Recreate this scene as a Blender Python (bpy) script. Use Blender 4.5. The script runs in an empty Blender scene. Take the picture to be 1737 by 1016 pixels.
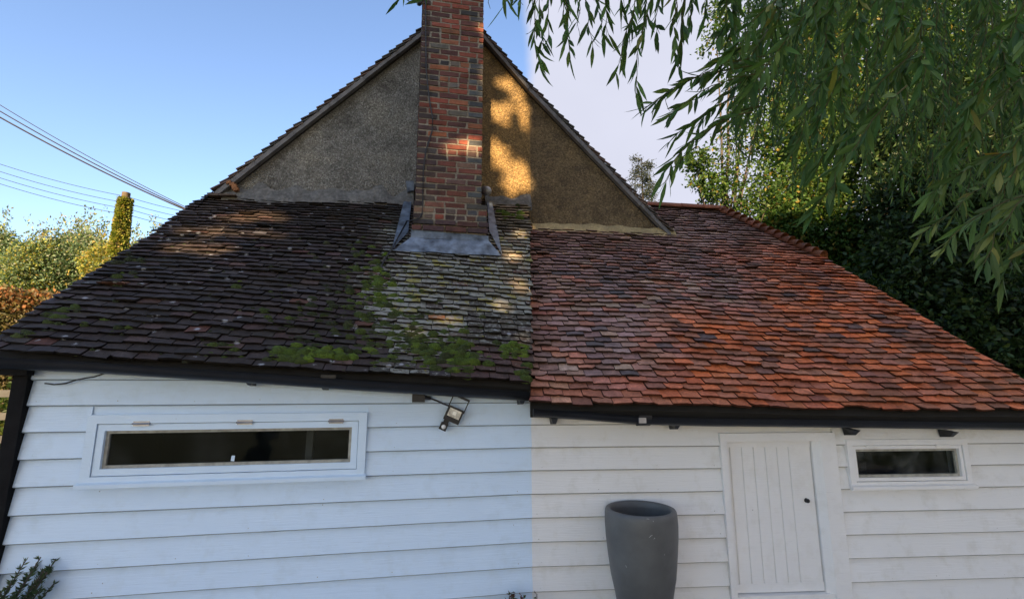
import bpy, math, random
import numpy as np
from mathutils import Vector as V, noise as mnoise
random.seed(7); rng = np.random.default_rng(7)
SC = bpy.context.scene
COL = SC.collection
# ------------------------------------------------------------------ camera
EYE = V((0, 0, 1.75)); F = 815.0; TH = math.radians(10)
cam = bpy.data.cameras.new('camera'); camo = bpy.data.objects.new('camera', cam); COL.objects.link(camo)
camo.location = EYE; camo.rotation_euler = (math.pi/2 + TH, 0, 0)
cam.sensor_fit = 'HORIZONTAL'; cam.sensor_width = 36; cam.lens = F/1737*36
cam.clip_start = 0.05; cam.clip_end = 2000
SC.camera = camo
# ------------------------------------------------------------------ sky, sun, exposure
SUN_EL, SUN_AZ = math.radians(23), math.radians(3)      # low sun behind the camera, a little to the left
TOSUN = V((-math.sin(SUN_AZ)*math.cos(SUN_EL), -math.cos(SUN_AZ)*math.cos(SUN_EL), math.sin(SUN_EL)))
world = bpy.data.worlds.new('World'); SC.world = world; world.use_nodes = True
wn, wl = world.node_tree.nodes, world.node_tree.links
wn.clear()
wo = wn.new('ShaderNodeOutputWorld'); bg = wn.new('ShaderNodeBackground'); sky = wn.new('ShaderNodeTexSky')
sky.sky_type = 'NISHITA'; sky.sun_disc = False; sky.sun_elevation = SUN_EL
sky.sun_rotation = math.atan2(TOSUN.x, TOSUN.y); sky.air_density = 1.0; sky.dust_density = 0.5; sky.ozone_density = 1.3
tc = wn.new('ShaderNodeTexCoord'); dt = wn.new('ShaderNodeVectorMath'); dt.operation = 'DOT_PRODUCT'
dt.inputs[1].default_value = (0.99926, -0.0386, 0.0)
wl.new(tc.outputs['Generated'], dt.inputs[0])
wz = wn.new('ShaderNodeTexNoise'); wz.inputs['Scale'].default_value = 9; wz.inputs['Detail'].default_value = 6
wl.new(tc.outputs['Generated'], wz.inputs['Vector'])
ma = wn.new('ShaderNodeMath'); ma.operation = 'MULTIPLY_ADD'; ma.inputs[1].default_value = 0.03
wl.new(wz.outputs['Fac'], ma.inputs[0]); wl.new(dt.outputs['Value'], ma.inputs[2])
mr = wn.new('ShaderNodeMapRange'); mr.interpolation_type = 'SMOOTHSTEP'
mr.inputs['From Min'].default_value = 0.0; mr.inputs['From Max'].default_value = 0.03
wl.new(ma.outputs[0], mr.inputs['Value'])
cn = wn.new('ShaderNodeTexNoise'); cn.inputs['Scale'].default_value = 2.2; cn.inputs['Detail'].default_value = 4
wl.new(tc.outputs['Generated'], cn.inputs['Vector'])
cr = wn.new('ShaderNodeValToRGB')
cr.color_ramp.elements[0].position = 0.3; cr.color_ramp.elements[0].color = (2.1, 2.16, 2.58, 1)
cr.color_ramp.elements[1].position = 0.7; cr.color_ramp.elements[1].color = (2.4, 2.46, 2.92, 1)
wl.new(cn.outputs['Fac'], cr.inputs['Fac'])
mx = wn.new('ShaderNodeMix'); mx.data_type = 'RGBA'
wl.new(mr.outputs['Result'], mx.inputs[0]); tn = wn.new('ShaderNodeMix'); tn.data_type = 'RGBA'; tn.blend_type = 'MULTIPLY'; tn.inputs[0].default_value = 1; tn.inputs[7].default_value = (.93, .93, 1.0, 1); wl.new(sky.outputs['Color'], tn.inputs[6]); wl.new(tn.outputs[2], mx.inputs[6]); wl.new(cr.outputs['Color'], mx.inputs[7])
wl.new(mx.outputs[2], bg.inputs['Color']); bg.inputs['Strength'].default_value = 0.1
wl.new(bg.outputs[0], wo.inputs[0])
sl = bpy.data.lights.new('sun', 'SUN'); sl.energy = 5.0; sl.angle = math.radians(0.5); sl.color = (1, 0.70, 0.38)
so = bpy.data.objects.new('sun', sl); COL.objects.link(so); so.rotation_euler = TOSUN.to_track_quat('Z', 'Y').to_euler(); so.location = TOSUN*60
SC.view_settings.view_transform = 'Standard'; SC.view_settings.look = 'None'; SC.view_settings.gamma = 1
SC.view_settings.exposure = 1.7
SC.render.engine = 'CYCLES'
# ------------------------------------------------------------------ helpers
FW = V((0, math.cos(TH), math.sin(TH))); UP = V((0, -math.sin(TH), math.cos(TH))); RT = V((1, 0, 0))
Z = V((0, 0, 1))
def ray(x, y): return (RT*((x-868.5)/F) - UP*((y-508)/F) + FW)
def hit(x, y, pt, nrm):
    d = ray(x, y); return EYE + d*((pt-EYE).dot(nrm)/d.dot(nrm))
def atY(x, y, Y):
    d = ray(x, y); return EYE + d*(Y/d.y)
def proj(p):
    q = p-EYE; z = q.dot(FW); return 868.5+F*q.dot(RT)/z, 508-F*q.dot(UP)/z
class Sec:
    def __init__(s, S, slope):
        s.S = S; s.w = V((1, slope, 0)).normalized(); s.n = V((-s.w.y, s.w.x, 0))
    def P(s, a, b, z): return V((s.S.x, s.S.y, 0)) + s.w*a + s.n*b + Z*z
    def px(s, x, y, b=0.0):
        p = hit(x, y, s.P(0, b, 0), s.n); return (p-s.P(0, 0, 0)).dot(s.w), p.z
    def pt(s, x, y, b=0.0): return hit(x, y, s.P(0, b, 0), s.n)
    def ab(s, p): q = p-s.P(0, 0, 0); return q.dot(s.w), q.dot(s.n)
def lerp(a, b, t): return a+(b-a)*t

class MB:
    """collects faces; colours per face (r,g,b,amount)"""
    def __init__(s): s.v = []; s.f = []; s.c = []
    def face(s, pts, c=None):
        i = len(s.v); s.v += [tuple(p) for p in pts]; s.f.append(tuple(range(i, i+len(pts)))); s.c.append(c)
    def add(s, vs, fs, c=None):
        i = len(s.v); s.v += [tuple(p) for p in vs]; s.f += [tuple(i+k for k in f) for f in fs]; s.c += [c]*len(fs)
    def hexa(s, p, c=None):   # p: 8 corners, 0-3 bottom ring, 4-7 top ring
        s.add(p, [(3,2,1,0),(4,5,6,7),(0,1,5,4),(1,2,6,5),(2,3,7,6),(3,0,4,7)], c)
    def box(s, sec, a0, a1, b0, b1, z0, z1, c=None):
        P = sec.P
        s.hexa([P(a0,b0,z0),P(a1,b0,z0),P(a1,b1,z0),P(a0,b1,z0),P(a0,b0,z1),P(a1,b0,z1),P(a1,b1,z1),P(a0,b1,z1)], c)
    def quadbox(s, front, back, c=None):   # front/back: 4 corners each, any order around
        vs = list(front)+list(back)
        s.add(vs, [(0,1,2,3),(7,6,5,4),(0,4,5,1),(1,5,6,2),(2,6,7,3),(3,7,4,0)], c)
    def tube(s, pts, r, n=6, c=None, cap=True):
        pts = [V(p) for p in pts]; m = len(pts); i0 = len(s.v)
        rr = r if hasattr(r, '__len__') else [r]*m
        for k, p in enumerate(pts):
            t = (pts[min(k+1, m-1)]-pts[max(k-1, 0)]).normalized()
            x = t.cross(Z)
            if x.length < 1e-3: x = t.cross(V((1,0,0)))
            x.normalize(); y = x.cross(t)
            for j in range(n):
                a = 2*math.pi*j/n; s.v.append(tuple(p+(x*math.cos(a)+y*math.sin(a))*rr[k]))
        for k in range(m-1):
            for j in range(n):
                s.f.append((i0+k*n+j, i0+k*n+(j+1)%n, i0+(k+1)*n+(j+1)%n, i0+(k+1)*n+j)); s.c.append(c)
        if cap:
            s.f.append(tuple(i0+j for j in range(n))); s.f.append(tuple(i0+(m-1)*n+j for j in range(n-1, -1, -1))); s.c += [c, c]
    def lathe(s, o, prof, n=40, c=None, ax=Z, X=V((1,0,0))):
        Yv = ax.cross(X); i0 = len(s.v)
        for r, h in prof:
            for j in range(n):
                a = 2*math.pi*j/n; s.v.append(tuple(o+ax*h+(X*math.cos(a)+Yv*math.sin(a))*r))
        for k in range(len(prof)-1):
            for j in range(n):
                s.f.append((i0+k*n+j, i0+k*n+(j+1)%n, i0+(k+1)*n+(j+1)%n, i0+(k+1)*n+j)); s.c.append(c)
BASE = {}
def root_of(o):
    while o.parent: o = o.parent
    return o
def finish(name, me, mat, parent, smooth=False):
    o = bpy.data.objects.new(name, me); COL.objects.link(o)
    if parent: o.parent = parent
    if mat: me.materials.append(mat)
    if smooth: me.polygons.foreach_set('use_smooth', [True]*len(me.polygons))
    return o
def build(mb, name, mat, parent=None, smooth=False, origin=None):
    org = root_of(parent).location if parent else (origin or V((0,0,0)))
    me = bpy.data.meshes.new(name)
    me.from_pydata([(x-org[0], y-org[1], z-org[2]) for x, y, z in mb.v], [], mb.f)
    if any(c is not None for c in mb.c):
        at = me.attributes.new('Col', 'FLOAT_COLOR', 'CORNER'); buf = []
        for f, c in zip(mb.f, mb.c):
            c = c or (.5,.5,.5,0); buf += (list(c)+[0])[:4]*len(f)
        at.data.foreach_set('color', buf)
    me.update()
    o = finish(name, me, mat, parent, smooth)
    if not parent and origin: o.location = origin
    return o
def thing(name, loc, label, cat, group=None):
    o = bpy.data.objects.new(name, None); COL.objects.link(o); o.location = loc; o.empty_display_size = .1
    o['label'] = label; o['category'] = cat
    if group: o['group'] = group
    return o
def tag(o, label, cat, group=None):
    o['label'] = label; o['category'] = cat
    if group: o['group'] = group
    return o
def npmesh(name, v, f, col, mat, parent, smooth=False):
    """v (N,3) world, f (M,k) ints, col (M,4) per face"""
    org = np.array(root_of(parent).location) if parent else np.zeros(3)
    me = bpy.data.meshes.new(name); k = f.shape[1]
    me.vertices.add(len(v)); me.vertices.foreach_set('co', (v-org).astype(np.float32).ravel())
    me.loops.add(f.size); me.loops.foreach_set('vertex_index', f.astype(np.int32).ravel())
    me.polygons.add(len(f)); me.polygons.foreach_set('loop_start', np.arange(0, f.size, k, dtype=np.int32))
    if col is not None:
        at = me.attributes.new('Col', 'FLOAT_COLOR', 'CORNER'); at.data.foreach_set('color', np.repeat(col, k, axis=0).astype(np.float32).ravel())
    me.update(calc_edges=True); me.validate()
    return finish(name, me, mat, parent, smooth)
# ------------------------------------------------------------------ materials
def mat(name):
    m = bpy.data.materials.new(name); m.use_nodes = True; t = m.node_tree
    b = t.nodes['Principled BSDF']; return m, t, b
def N(t, kind, **kw):
    n = t.nodes.new('ShaderNode'+kind)
    for k, v in kw.items():
        if k in n.inputs: n.inputs[k].default_value = v
        else: setattr(n, k, v)
    return n
def coords(t, scale=(1,1,1)):
    c = N(t, 'TexCoord'); mp = N(t, 'Mapping'); mp.inputs['Scale'].default_value = scale
    t.links.new(c.outputs['Object'], mp.inputs['Vector']); return mp.outputs['Vector']
def noise(t, vec, scale, detail=4, rough=.55):
    n = N(t, 'TexNoise', Scale=scale, Detail=detail, Roughness=rough); t.links.new(vec, n.inputs['Vector']); return n.outputs['Fac']
def ramp(t, fac, stops):
    r = N(t, 'ValToRGB'); e = r.color_ramp.elements
    while len(e) < len(stops): e.new(.5)
    for q, (p, c) in zip(e, stops): q.position = p; q.color = (*c, 1) if len(c) == 3 else c
    t.links.new(fac, r.inputs['Fac']); return r.outputs['Color']
def mix(t, fac, a, b, mode='MIX'):
    m = N(t, 'Mix', data_type='RGBA', blend_type=mode)
    for k, s in ((0, fac), (6, a), (7, b)):
        if hasattr(s, 'is_output'): t.links.new(s, m.inputs[k])
        else: m.inputs[k].default_value = s if k == 0 else (*s, 1)
    return m.outputs[2]
def bump(t, b, h, strength=.3, dist=.01):
    n = N(t, 'Bump', Strength=strength, Distance=dist); t.links.new(h, n.inputs['Height']); t.links.new(n.outputs[0], b.inputs['Normal'])
def g3(v): return (v, v, v)
def plain(name, col, rough=.6, metal=0, var=.25, scale=6, bstr=.15, bscale=60, bdist=.004):
    m, t, b = mat(name); v = coords(t); n1 = noise(t, v, scale, 5)
    c = ramp(t, n1, [(.3, tuple(x*(1-var) for x in col)), (.7, tuple(min(1, x*(1+var)) for x in col))])
    t.links.new(c, b.inputs['Base Color']); b.inputs['Roughness'].default_value = rough; b.inputs['Metallic'].default_value = metal
    bump(t, b, noise(t, v, bscale, 4), bstr, bdist); return m
def paint(name, col, dirt=.12, edge=False):
    """painted sawn timber: long grain relief, brush marks, small dark specks and grime"""
    m, t, b = mat(name); v = coords(t, (2.0, 2.0, 34)); v1 = coords(t)
    grain = noise(t, v, 2.6, 7, .65); big = noise(t, v1, 1.3, 4); mid = noise(t, v1, 7, 5, .65)
    c = ramp(t, big, [(.25, tuple(x*.93 for x in col)), (.7, col)])
    c = mix(t, ramp(t, mid, [(.52, g3(0)), (.8, g3(dirt*2.2))]), c, tuple(x*y for x, y in zip(col, (.72, .7, .62))))
    vo = N(t, 'TexVoronoi', Scale=7.0); t.links.new(v1, vo.inputs['Vector'])
    c = mix(t, ramp(t, vo.outputs['Distance'], [(.018, g3(.75)), (.035, g3(0))]), c, (.12, .11, .10))
    cr_ = ramp(t, grain, [(.30, g3(.35)), (.38, g3(0))]); c = mix(t, cr_, c, tuple(x*.72 for x in col))
    if edge: c = mix(t, 1.0, c, attr(t).outputs['Color'], 'MULTIPLY')
    t.links.new(c, b.inputs['Base Color']); b.inputs['Roughness'].default_value = .5
    bump(t, b, grain, .42, .006); return m
def attr(t):
    a = N(t, 'Attribute', attribute_name='Col'); return a
def tile_mat(name, lich, gloss=.62):
    m, t, b = mat(name); v = coords(t); a = attr(t)
    n1 = noise(t, v, 16, 6, .7); n2 = noise(t, v, 75, 4, .6); n3 = noise(t, v, 2.2, 3)
    c = mix(t, 1.0, a.outputs['Color'], ramp(t, n1, [(.22, g3(.48)), (.5, g3(1.0)), (.78, g3(1.5))]), 'MULTIPLY')
    c = mix(t, 1.0, c, ramp(t, n2, [(.3, g3(.72)), (.7, g3(1.25))]), 'MULTIPLY')
    # dark algae film
    c = mix(t, ramp(t, n3, [(.46, g3(0)), (.66, g3(.55 if lich else .35))]), c, (.03, .026, .022))
    if lich:
        am = a.outputs['Alpha']
        n4 = noise(t, v, 24, 6, .75); mm = N(t, 'Math', operation='ADD'); t.links.new(n4, mm.inputs[0])
        ms = N(t, 'Math', operation='MULTIPLY_ADD'); ms.inputs[1].default_value = .30; ms.inputs[2].default_value = -.15; t.links.new(am, ms.inputs[0]); t.links.new(ms.outputs[0], mm.inputs[1])
        c = mix(t, ramp(t, mm.outputs[0], [(.56, g3(0)), (.62, g3(.8))]), c, (.30, .305, .27))
        n5 = noise(t, v, 9, 5, .7); m5 = N(t, 'Math', operation='ADD'); t.links.new(n5, m5.inputs[0]); t.links.new(ms.outputs[0], m5.inputs[1])
        c = mix(t, ramp(t, m5.outputs[0], [(.69, g3(0)), (.73, g3(.8))]), c, (.26, .225, .035))
        vo = N(t, 'TexVoronoi', Scale=8.5); vo.inputs['Randomness'].default_value = 1; t.links.new(v, vo.inputs['Vector'])
        dn = N(t, 'Math', operation='MULTIPLY_ADD'); dn.inputs[1].default_value = .35; t.links.new(n2, dn.inputs[0]); t.links.new(vo.outputs['Distance'], dn.inputs[2])
        sx = N(t, 'SeparateColor'); t.links.new(vo.outputs['Color'], sx.inputs[0])
        gt = N(t, 'Math', operation='GREATER_THAN'); gt.inputs[1].default_value = .48; t.links.new(sx.outputs[0], gt.inputs[0])
        sp = N(t, 'Math', operation='MULTIPLY'); t.links.new(gt.outputs[0], sp.inputs[0])
        t.links.new(ramp(t, dn.outputs[0], [(.29, g3(.8)), (.37, g3(0))]), sp.inputs[1])
        c = mix(t, sp.outputs[0], c, (.38, .39, .42))
    t.links.new(c, b.inputs['Base Color']); b.inputs['Roughness'].default_value = gloss; b.inputs['Specular IOR Level'].default_value = .16
    bump(t, b, n1, .5, .008); return m
def leaf_mat(name, trans=.35, rough=.45):
    m, t, b = mat(name); a = attr(t); v = coords(t)
    c = mix(t, 1.0, a.outputs['Color'], ramp(t, noise(t, v, 3, 3), [(.3, g3(.75)), (.7, g3(1.2))]), 'MULTIPLY')
    t.links.new(c, b.inputs['Base Color']); b.inputs['Roughness'].default_value = rough; b.inputs['Specular IOR Level'].default_value = .2
    tr = N(t, 'BsdfTranslucent'); t.links.new(mix(t, 1.0, c, (1.3, 1.35, .6), 'MULTIPLY'), tr.inputs['Color'])
    ms = N(t, 'MixShader'); ms.inputs[0].default_value = trans
    t.links.new(b.outputs[0], ms.inputs[1]); t.links.new(tr.outputs[0], ms.inputs[2])
    t.links.new(ms.outputs[0], t.nodes['Material Output'].inputs['Surface']); return m
M = {}
def attr(t): return N(t, 'Attribute', attribute_name='Col')
M['paintL'] = paint('skylight_tinted_white_paint', (.64, .79, .95), .17, True)  # blue of the skylit shade put into the white board paint
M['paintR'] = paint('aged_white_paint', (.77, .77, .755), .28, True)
M['frameL'] = paint('skylight_tinted_white_gloss_paint', (.65, .80, .95), .05)  # white frames carry the same blue shade tint in their colour
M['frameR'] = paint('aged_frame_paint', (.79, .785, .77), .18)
M['putty'] = plain('weathered_putty', (.34, .33, .28), .8, var=.3, scale=20)
M['black'] = plain('black_plastic', (.006, .007, .010), .42, var=.4, scale=9, bstr=.05)
M['tar'] = plain('tarred_timber', (.007, .007, .008), .75, var=.4, scale=9, bstr=.4); M['tar'].node_tree.nodes['Principled BSDF'].inputs['Specular IOR Level'].default_value = .12
M['tileL'] = tile_mat('old_clay_tile', True, .7)
M['tileR'] = tile_mat('red_clay_tile', False, .55)
M['deck'] = plain('roof_underlay', (.02, .018, .016), .9)
M['lead'] = plain('weathered_lead', (.13, .165, .215), .45, metal=.25, var=.7, scale=9, bstr=.35, bscale=14, bdist=.01)
M['steel'] = plain('dull_steel', (.35, .35, .36), .4, metal=.8)
M['knob'] = plain('dark_bronze', (.03, .03, .03), .35, metal=.6)
M['bark'] = plain('grey_bark', (.075, .062, .048), .9, var=.4, scale=4, bstr=.8, bscale=18, bdist=.03)
M['pole'] = plain('grey_pole_timber', (.24, .19, .13), .9, var=.35, scale=5, bstr=.5, bscale=20)
M['fencewood'] = plain('silvered_fence_timber', (.13, .13, .125), .85, var=.25, scale=6, bstr=.4, bscale=30)
M['wire'] = plain('black_cable', (.02, .02, .022), .6)
M['room'] = plain('dark_room', (.012, .013, .015), .9)
M['potmat'] = plain('grey_planter', (.098, .100, .098), .5, var=.3, scale=3.5, bstr=.18, bscale=45, bdist=.004)
M['leaf'] = leaf_mat('leaf'); M['willow'] = leaf_mat('willow_leaf', .25, .6); M['ivy'] = leaf_mat('dark_leaf', .18, .42); M['shade'] = leaf_mat('sun_blocker_leaf', .04, .6)
def mortar_mat(name, col, sc=60, bs=.8):
    m, t, b = mat(name); v = coords(t); n1 = noise(t, v, 5, 6, .7); n2 = noise(t, v, sc, 5, .6)
    c = ramp(t, n1, [(.25, tuple(x*.5 for x in col)), (.75, tuple(x*1.3 for x in col))])
    c = mix(t, 1.0, c, ramp(t, n2, [(.3, g3(.6)), (.7, g3(1.35))]), 'MULTIPLY')
    t.links.new(c, b.inputs['Base Color']); b.inputs['Roughness'].default_value = .9; bump(t, b, n2, bs, .012); return m
M['mortar'] = mortar_mat('lime_mortar', (.29, .26, .21))
M['fillet'] = mortar_mat('cement_fillet', (.42, .33, .17))
M['rubble'] = mortar_mat('grey_cement_rubble', (.15, .148, .14), 26, 1.0)
def brick_mat():
    m, t, b = mat('stock_brick'); v = coords(t); a = attr(t)
    n1 = noise(t, v, 13, 6, .7); n2 = noise(t, v, 60, 5, .65)
    c = mix(t, 1.0, a.outputs['Color'], ramp(t, n1, [(.25, g3(.45)), (.5, g3(1)), (.8, g3(1.45))]), 'MULTIPLY')
    c = mix(t, ramp(t, n2, [(.58, g3(0)), (.72, g3(.5))]), c, (.05, .04, .04))
    t.links.new(c, b.inputs['Base Color']); b.inputs['Roughness'].default_value = .85; bump(t, b, n2, .7, .008); return m
M['brick'] = brick_mat()
def render_mat():
    """pebble-dashed render: stones of several greys and buffs, brown staining, pale lichen freckles"""
    m, t, b = mat('pebbledash'); v = coords(t); a = attr(t)
    vo = N(t, 'TexVoronoi', Scale=75.0); t.links.new(v, vo.inputs['Vector'])
    vo2 = N(t, 'TexVoronoi', Scale=34.0); t.links.new(v, vo2.inputs['Vector'])
    sx = N(t, 'SeparateColor'); t.links.new(vo.outputs['Color'], sx.inputs[0])
    st = ramp(t, sx.outputs[0], [(0, (.5,.48,.45)), (.45, (.85,.82,.75)), (.8, (1.1,1.07,1.0)), (1, (1.6,1.57,1.5))])
    c = mix(t, 1.0, a.outputs['Color'], st, 'MULTIPLY')
    n1 = noise(t, v, 1.6, 5, .65); c = mix(t, 1.0, c, ramp(t, n1, [(.3, (.62,.61,.59)), (.5, g3(1)), (.72, (1.3,1.25,1.14))]), 'MULTIPLY')
    n2 = noise(t, v, 5, 6, .7); c = mix(t, ramp(t, n2, [(.5, g3(0)), (.7, g3(.6))]), c, (.035, .03, .024))
    t.links.new(c, b.inputs['Base Color']); b.inputs['Roughness'].default_value = .92
    mm = N(t, 'Math', operation='ADD'); t.links.new(vo.outputs['Distance'], mm.inputs[0]); t.links.new(vo2.outputs['Distance'], mm.inputs[1])
    bump(t, b, mm.outputs[0], 1.0, -.014); return m
M['render'] = render_mat()
def moss_mat():
    m, t, b = mat('moss'); v = coords(t); a = attr(t); n = noise(t, v, 110, 4, .7)
    c = mix(t, 1.0, a.outputs['Color'], ramp(t, n, [(.3, g3(.45)), (.7, g3(1.5))]), 'MULTIPLY')
    t.links.new(c, b.inputs['Base Color']); b.inputs['Roughness'].default_value = .95; bump(t, b, n, 1.0, .02); return m
M['moss'] = moss_mat()
def glass_mat(nm, dirt):
    m, t, b = mat(nm); v = coords(t)
    tr = N(t, 'BsdfTransparent', Color=(.55, .6, .62, 1)); gl = N(t, 'BsdfGlossy', Roughness=.03, Color=(.5, .62, .78, 1)); df = N(t, 'BsdfDiffuse', Color=(.5, .52, .5, 1))
    fr = N(t, 'Fresnel', IOR=1.3); ms = N(t, 'MixShader'); t.links.new(fr.outputs[0], ms.inputs[0]); t.links.new(tr.outputs[0], ms.inputs[1]); t.links.new(gl.outputs[0], ms.inputs[2])
    m2 = N(t, 'MixShader'); t.links.new(ramp(t, noise(t, v, 3.5, 5, .65), [(.45, g3(.002)), (.8, g3(dirt))]), m2.inputs[0]); t.links.new(ms.outputs[0], m2.inputs[1]); t.links.new(df.outputs[0], m2.inputs[2])
    t.links.new(m2.outputs[0], t.nodes['Material Output'].inputs['Surface']); return m
M['glass'] = glass_mat('window_glass', .05); M['glassR'] = glass_mat('grimy_window_glass', .22)
# ------------------------------------------------------------------ ground
def ground_mat(name, stops, sc, bsc, bd):
    m, t, b = mat(name); v = coords(t); c = ramp(t, noise(t, v, sc, 6, .6), stops)
    c = mix(t, 1.0, c, ramp(t, noise(t, v, bsc, 4), [(.3, g3(.6)), (.7, g3(1.35))]), 'MULTIPLY')
    t.links.new(c, b.inputs['Base Color']); b.inputs['Roughness'].default_value = .95; bump(t, b, noise(t, v, bsc, 5), .8, bd); return m
def sheet(name, poly, z, m):
    mb = MB(); mb.face([(x, y, z) for x, y in poly]); o = build(mb, name, m); o['kind'] = 'structure'; return o
sheet('ground', [(-600,-600),(600,-600),(600,600),(-600,600)], 0, ground_mat('meadow_grass', [(.3,(.05,.075,.02)),(.7,(.10,.13,.04))], .6, 9, .05))
sheet('added_bounce_gravel', [(-30,-3),(9,-3),(9,4.2),(-3,4.2),(-3.2,12),(-30,5.5)], .004, ground_mat('pale_bounce_gravel', [(.3,(.30,.285,.26)),(.7,(.44,.42,.39))], 1.2, 60, .02))  # gravel spread before the wall and made pale to bounce light onto it
sheet('road', [(-60,16),(-60,9.6),(-4,13.2),(-4,19)], .008, ground_mat('asphalt', [(.3,(.10,.10,.11)),(.7,(.16,.16,.17))], 2, 90, .006))
# ================================================================== THE BUILDING
SEAM = EYE + ray(900, 651)*(3.95/ray(900, 651).y)
L = Sec(SEAM, .185); R = Sec(SEAM, .07)
bld = thing('farm_building', V((SEAM.x, SEAM.y, 0)), 'white weatherboarded building with clay tile roof, pebbledashed gable and brick chimney', 'building')
OV = -.16
# ---- roof planes
class Roof:
    def __init__(s, A, e, u): s.A = A; s.e = e; s.u = u; s.N = e.cross(u).normalized()
    def P(s, p, q, h=0): return s.A + s.e*p + s.u*q + s.N*(h+s.wob(p, q))
    twist = 0.0
    def wob(s, p, q): return .026*mnoise.noise(V((p*.8, q*.9, s.A.x*9))) + s.twist*p*q
    def pq(s, P_): d = P_-s.A; return d.dot(s.e), d.dot(s.u)
    def px(s, x, y):
        q = s.pq(hit(x, y, s.A, s.N))
        for k in range(5): q = s.pq(hit(x, y, s.A+s.N*s.wob(*q), s.N))
        return q
aL, bL_ = L.pt(0, 596, OV), L.pt(900, 651, OV)
eL = (bL_-aL).normalized(); v = L.n*math.cos(math.radians(45)) + Z*math.sin(math.radians(45)); uL = (v-eL*v.dot(eL)).normalized()
RL = Roof(bL_, eL, uL)
RL.twist = .026
Q = hit(900, 352, RL.A, RL.N); BGL = L.ab(Q)[1]; BGR = R.ab(Q)[1]           # gable planes
aR, bR_ = R.pt(901, 686, OV), R.pt(1737, 699, OV)
eR = (bR_-aR).normalized(); T = R.pt(901, 387, BGR); v = T-aR; uR = (v-eR*v.dot(eR)).normalized()
RR = Roof(aR, eR, uR)
print('gable b', BGL, BGR, 'pitchR', math.degrees(math.asin(uR.z)), 'gable z', Q.z)
# ---- tiles
TW = .168
def tile_shape(mb, roof, p0, p1, q0, q1, lift, c, rot=0., camber=.004, chip=0.0):
    th = .015; n = 4; top0, top1, bot0 = [], [], []
    for k in range(n+1):
        t = k/n; p = lerp(p0, p1, t); cam_ = camber*(1-(2*t-1)**2); dq = rot*(t-.5)*(p1-p0) + random.uniform(-.0035, .0035)
        if chip and (k == 0 or k == n) and random.random() < chip: dq += random.uniform(.006, .022)
        top0.append(roof.P(p, q0+dq, lift+th+cam_)); bot0.append(roof.P(p, q0+dq, lift-.002)); top1.append(roof.P(p, q1, .006+cam_*.6))
    vs = top0+top1+bot0; m = n+1; fs = []
    tails = [(2*m+k, 2*m+k+1, k+1, k) for k in range(n)]
    for k in range(n): fs.append((k, k+1, m+k+1, m+k))
    vs += [roof.P(p0, q1, -.004), roof.P(p1, q1, -.004)]
    tails += [(2*m, 0, m, 3*m), (n, 2*m+n, 3*m+1, m+n)]
    mb.add(vs, fs+tails, c)
    for k in range(len(tails)): mb.c[-1-k] = (c[0]*.14, c[1]*.14, c[2]*.14, 0)  # tail and side faces darkened to paint shadow gaps between tiles
def lay(roof, qmax, bounds, gauge, tint, skip=None, jit=1.0, tw=TW):
    """one MB per tile, from the eave up"""
    out = []; i = 0
    while True:
        q = -.02 + i*gauge
        if q > qmax: break
        sag = random.uniform(0, 50)
        lo, hi = bounds(q+gauge*.5)
        if hi-lo > .03:
            off = (i % 2)*tw*.5 + random.uniform(-.02, .02); k0 = math.floor((lo-off)/tw)-1; p = off + k0*tw
            while p < hi:
                wd = tw*random.uniform(.95, 1.05); a, b = max(p, lo), min(p+wd-.006, hi); p += wd
                if b-a < .03: continue
                cp = (a+b)/2
                if skip and skip(cp, q+gauge*.5): continue
                ln = gauge*1.85
                mb = MB(); ctr = roof.P(cp, q, 0); edge = (a == lo or b == hi)
                aa, bb = (a - (random.uniform(-.01, .025) if a == lo else 0)), (b + (random.uniform(-.01, .025) if b == hi else 0))
                lift = .025 + random.uniform(-.005, .009)*jit + (random.uniform(.006, .016) if random.random() < .06*jit else 0)
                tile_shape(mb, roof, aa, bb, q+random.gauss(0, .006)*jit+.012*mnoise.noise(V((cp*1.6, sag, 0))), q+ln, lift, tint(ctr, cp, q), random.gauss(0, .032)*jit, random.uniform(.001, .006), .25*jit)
                out.append((( ctr-EYE).length, mb))
        i += 1
    return out
def emit(tiles, roofobj, m, name='tile', limit=300):
    tiles.sort(key=lambda x: x[0])
    # keep only those that lie in view as candidates for single parts
    sel, rest = [], []
    for d, mb in tiles:
        x, y = proj(V(mb.v[0]))
        (sel if (-20 < x < 1750 and len(sel) < limit) else rest).append(mb)
    for mb in sel: build(mb, name, m, roofobj)
    if rest:
        big = MB()
        for mb in rest: i_ = len(big.v); big.v += mb.v; big.f += [tuple(i_+q for q in f) for f in mb.f]; big.c += mb.c
        o = build(big, name+'_courses', m, roofobj); o['kind'] = 'stuff'
def cl(x, a=0., b=1.): return max(a, min(b, x))
def sm(x, a, b): t = cl((x-a)/(b-a)); return t*t*(3-2*t)
def jc(c, k, am=0): f = random.uniform(1-k, 1+k); return (c[0]*f*random.uniform(.95,1.05), c[1]*f*random.uniform(.96,1.04), c[2]*f*random.uniform(.94,1.06), am)
def mixc(a, b, t): return tuple(lerp(x, y, t) for x, y in zip(a, b))
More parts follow.
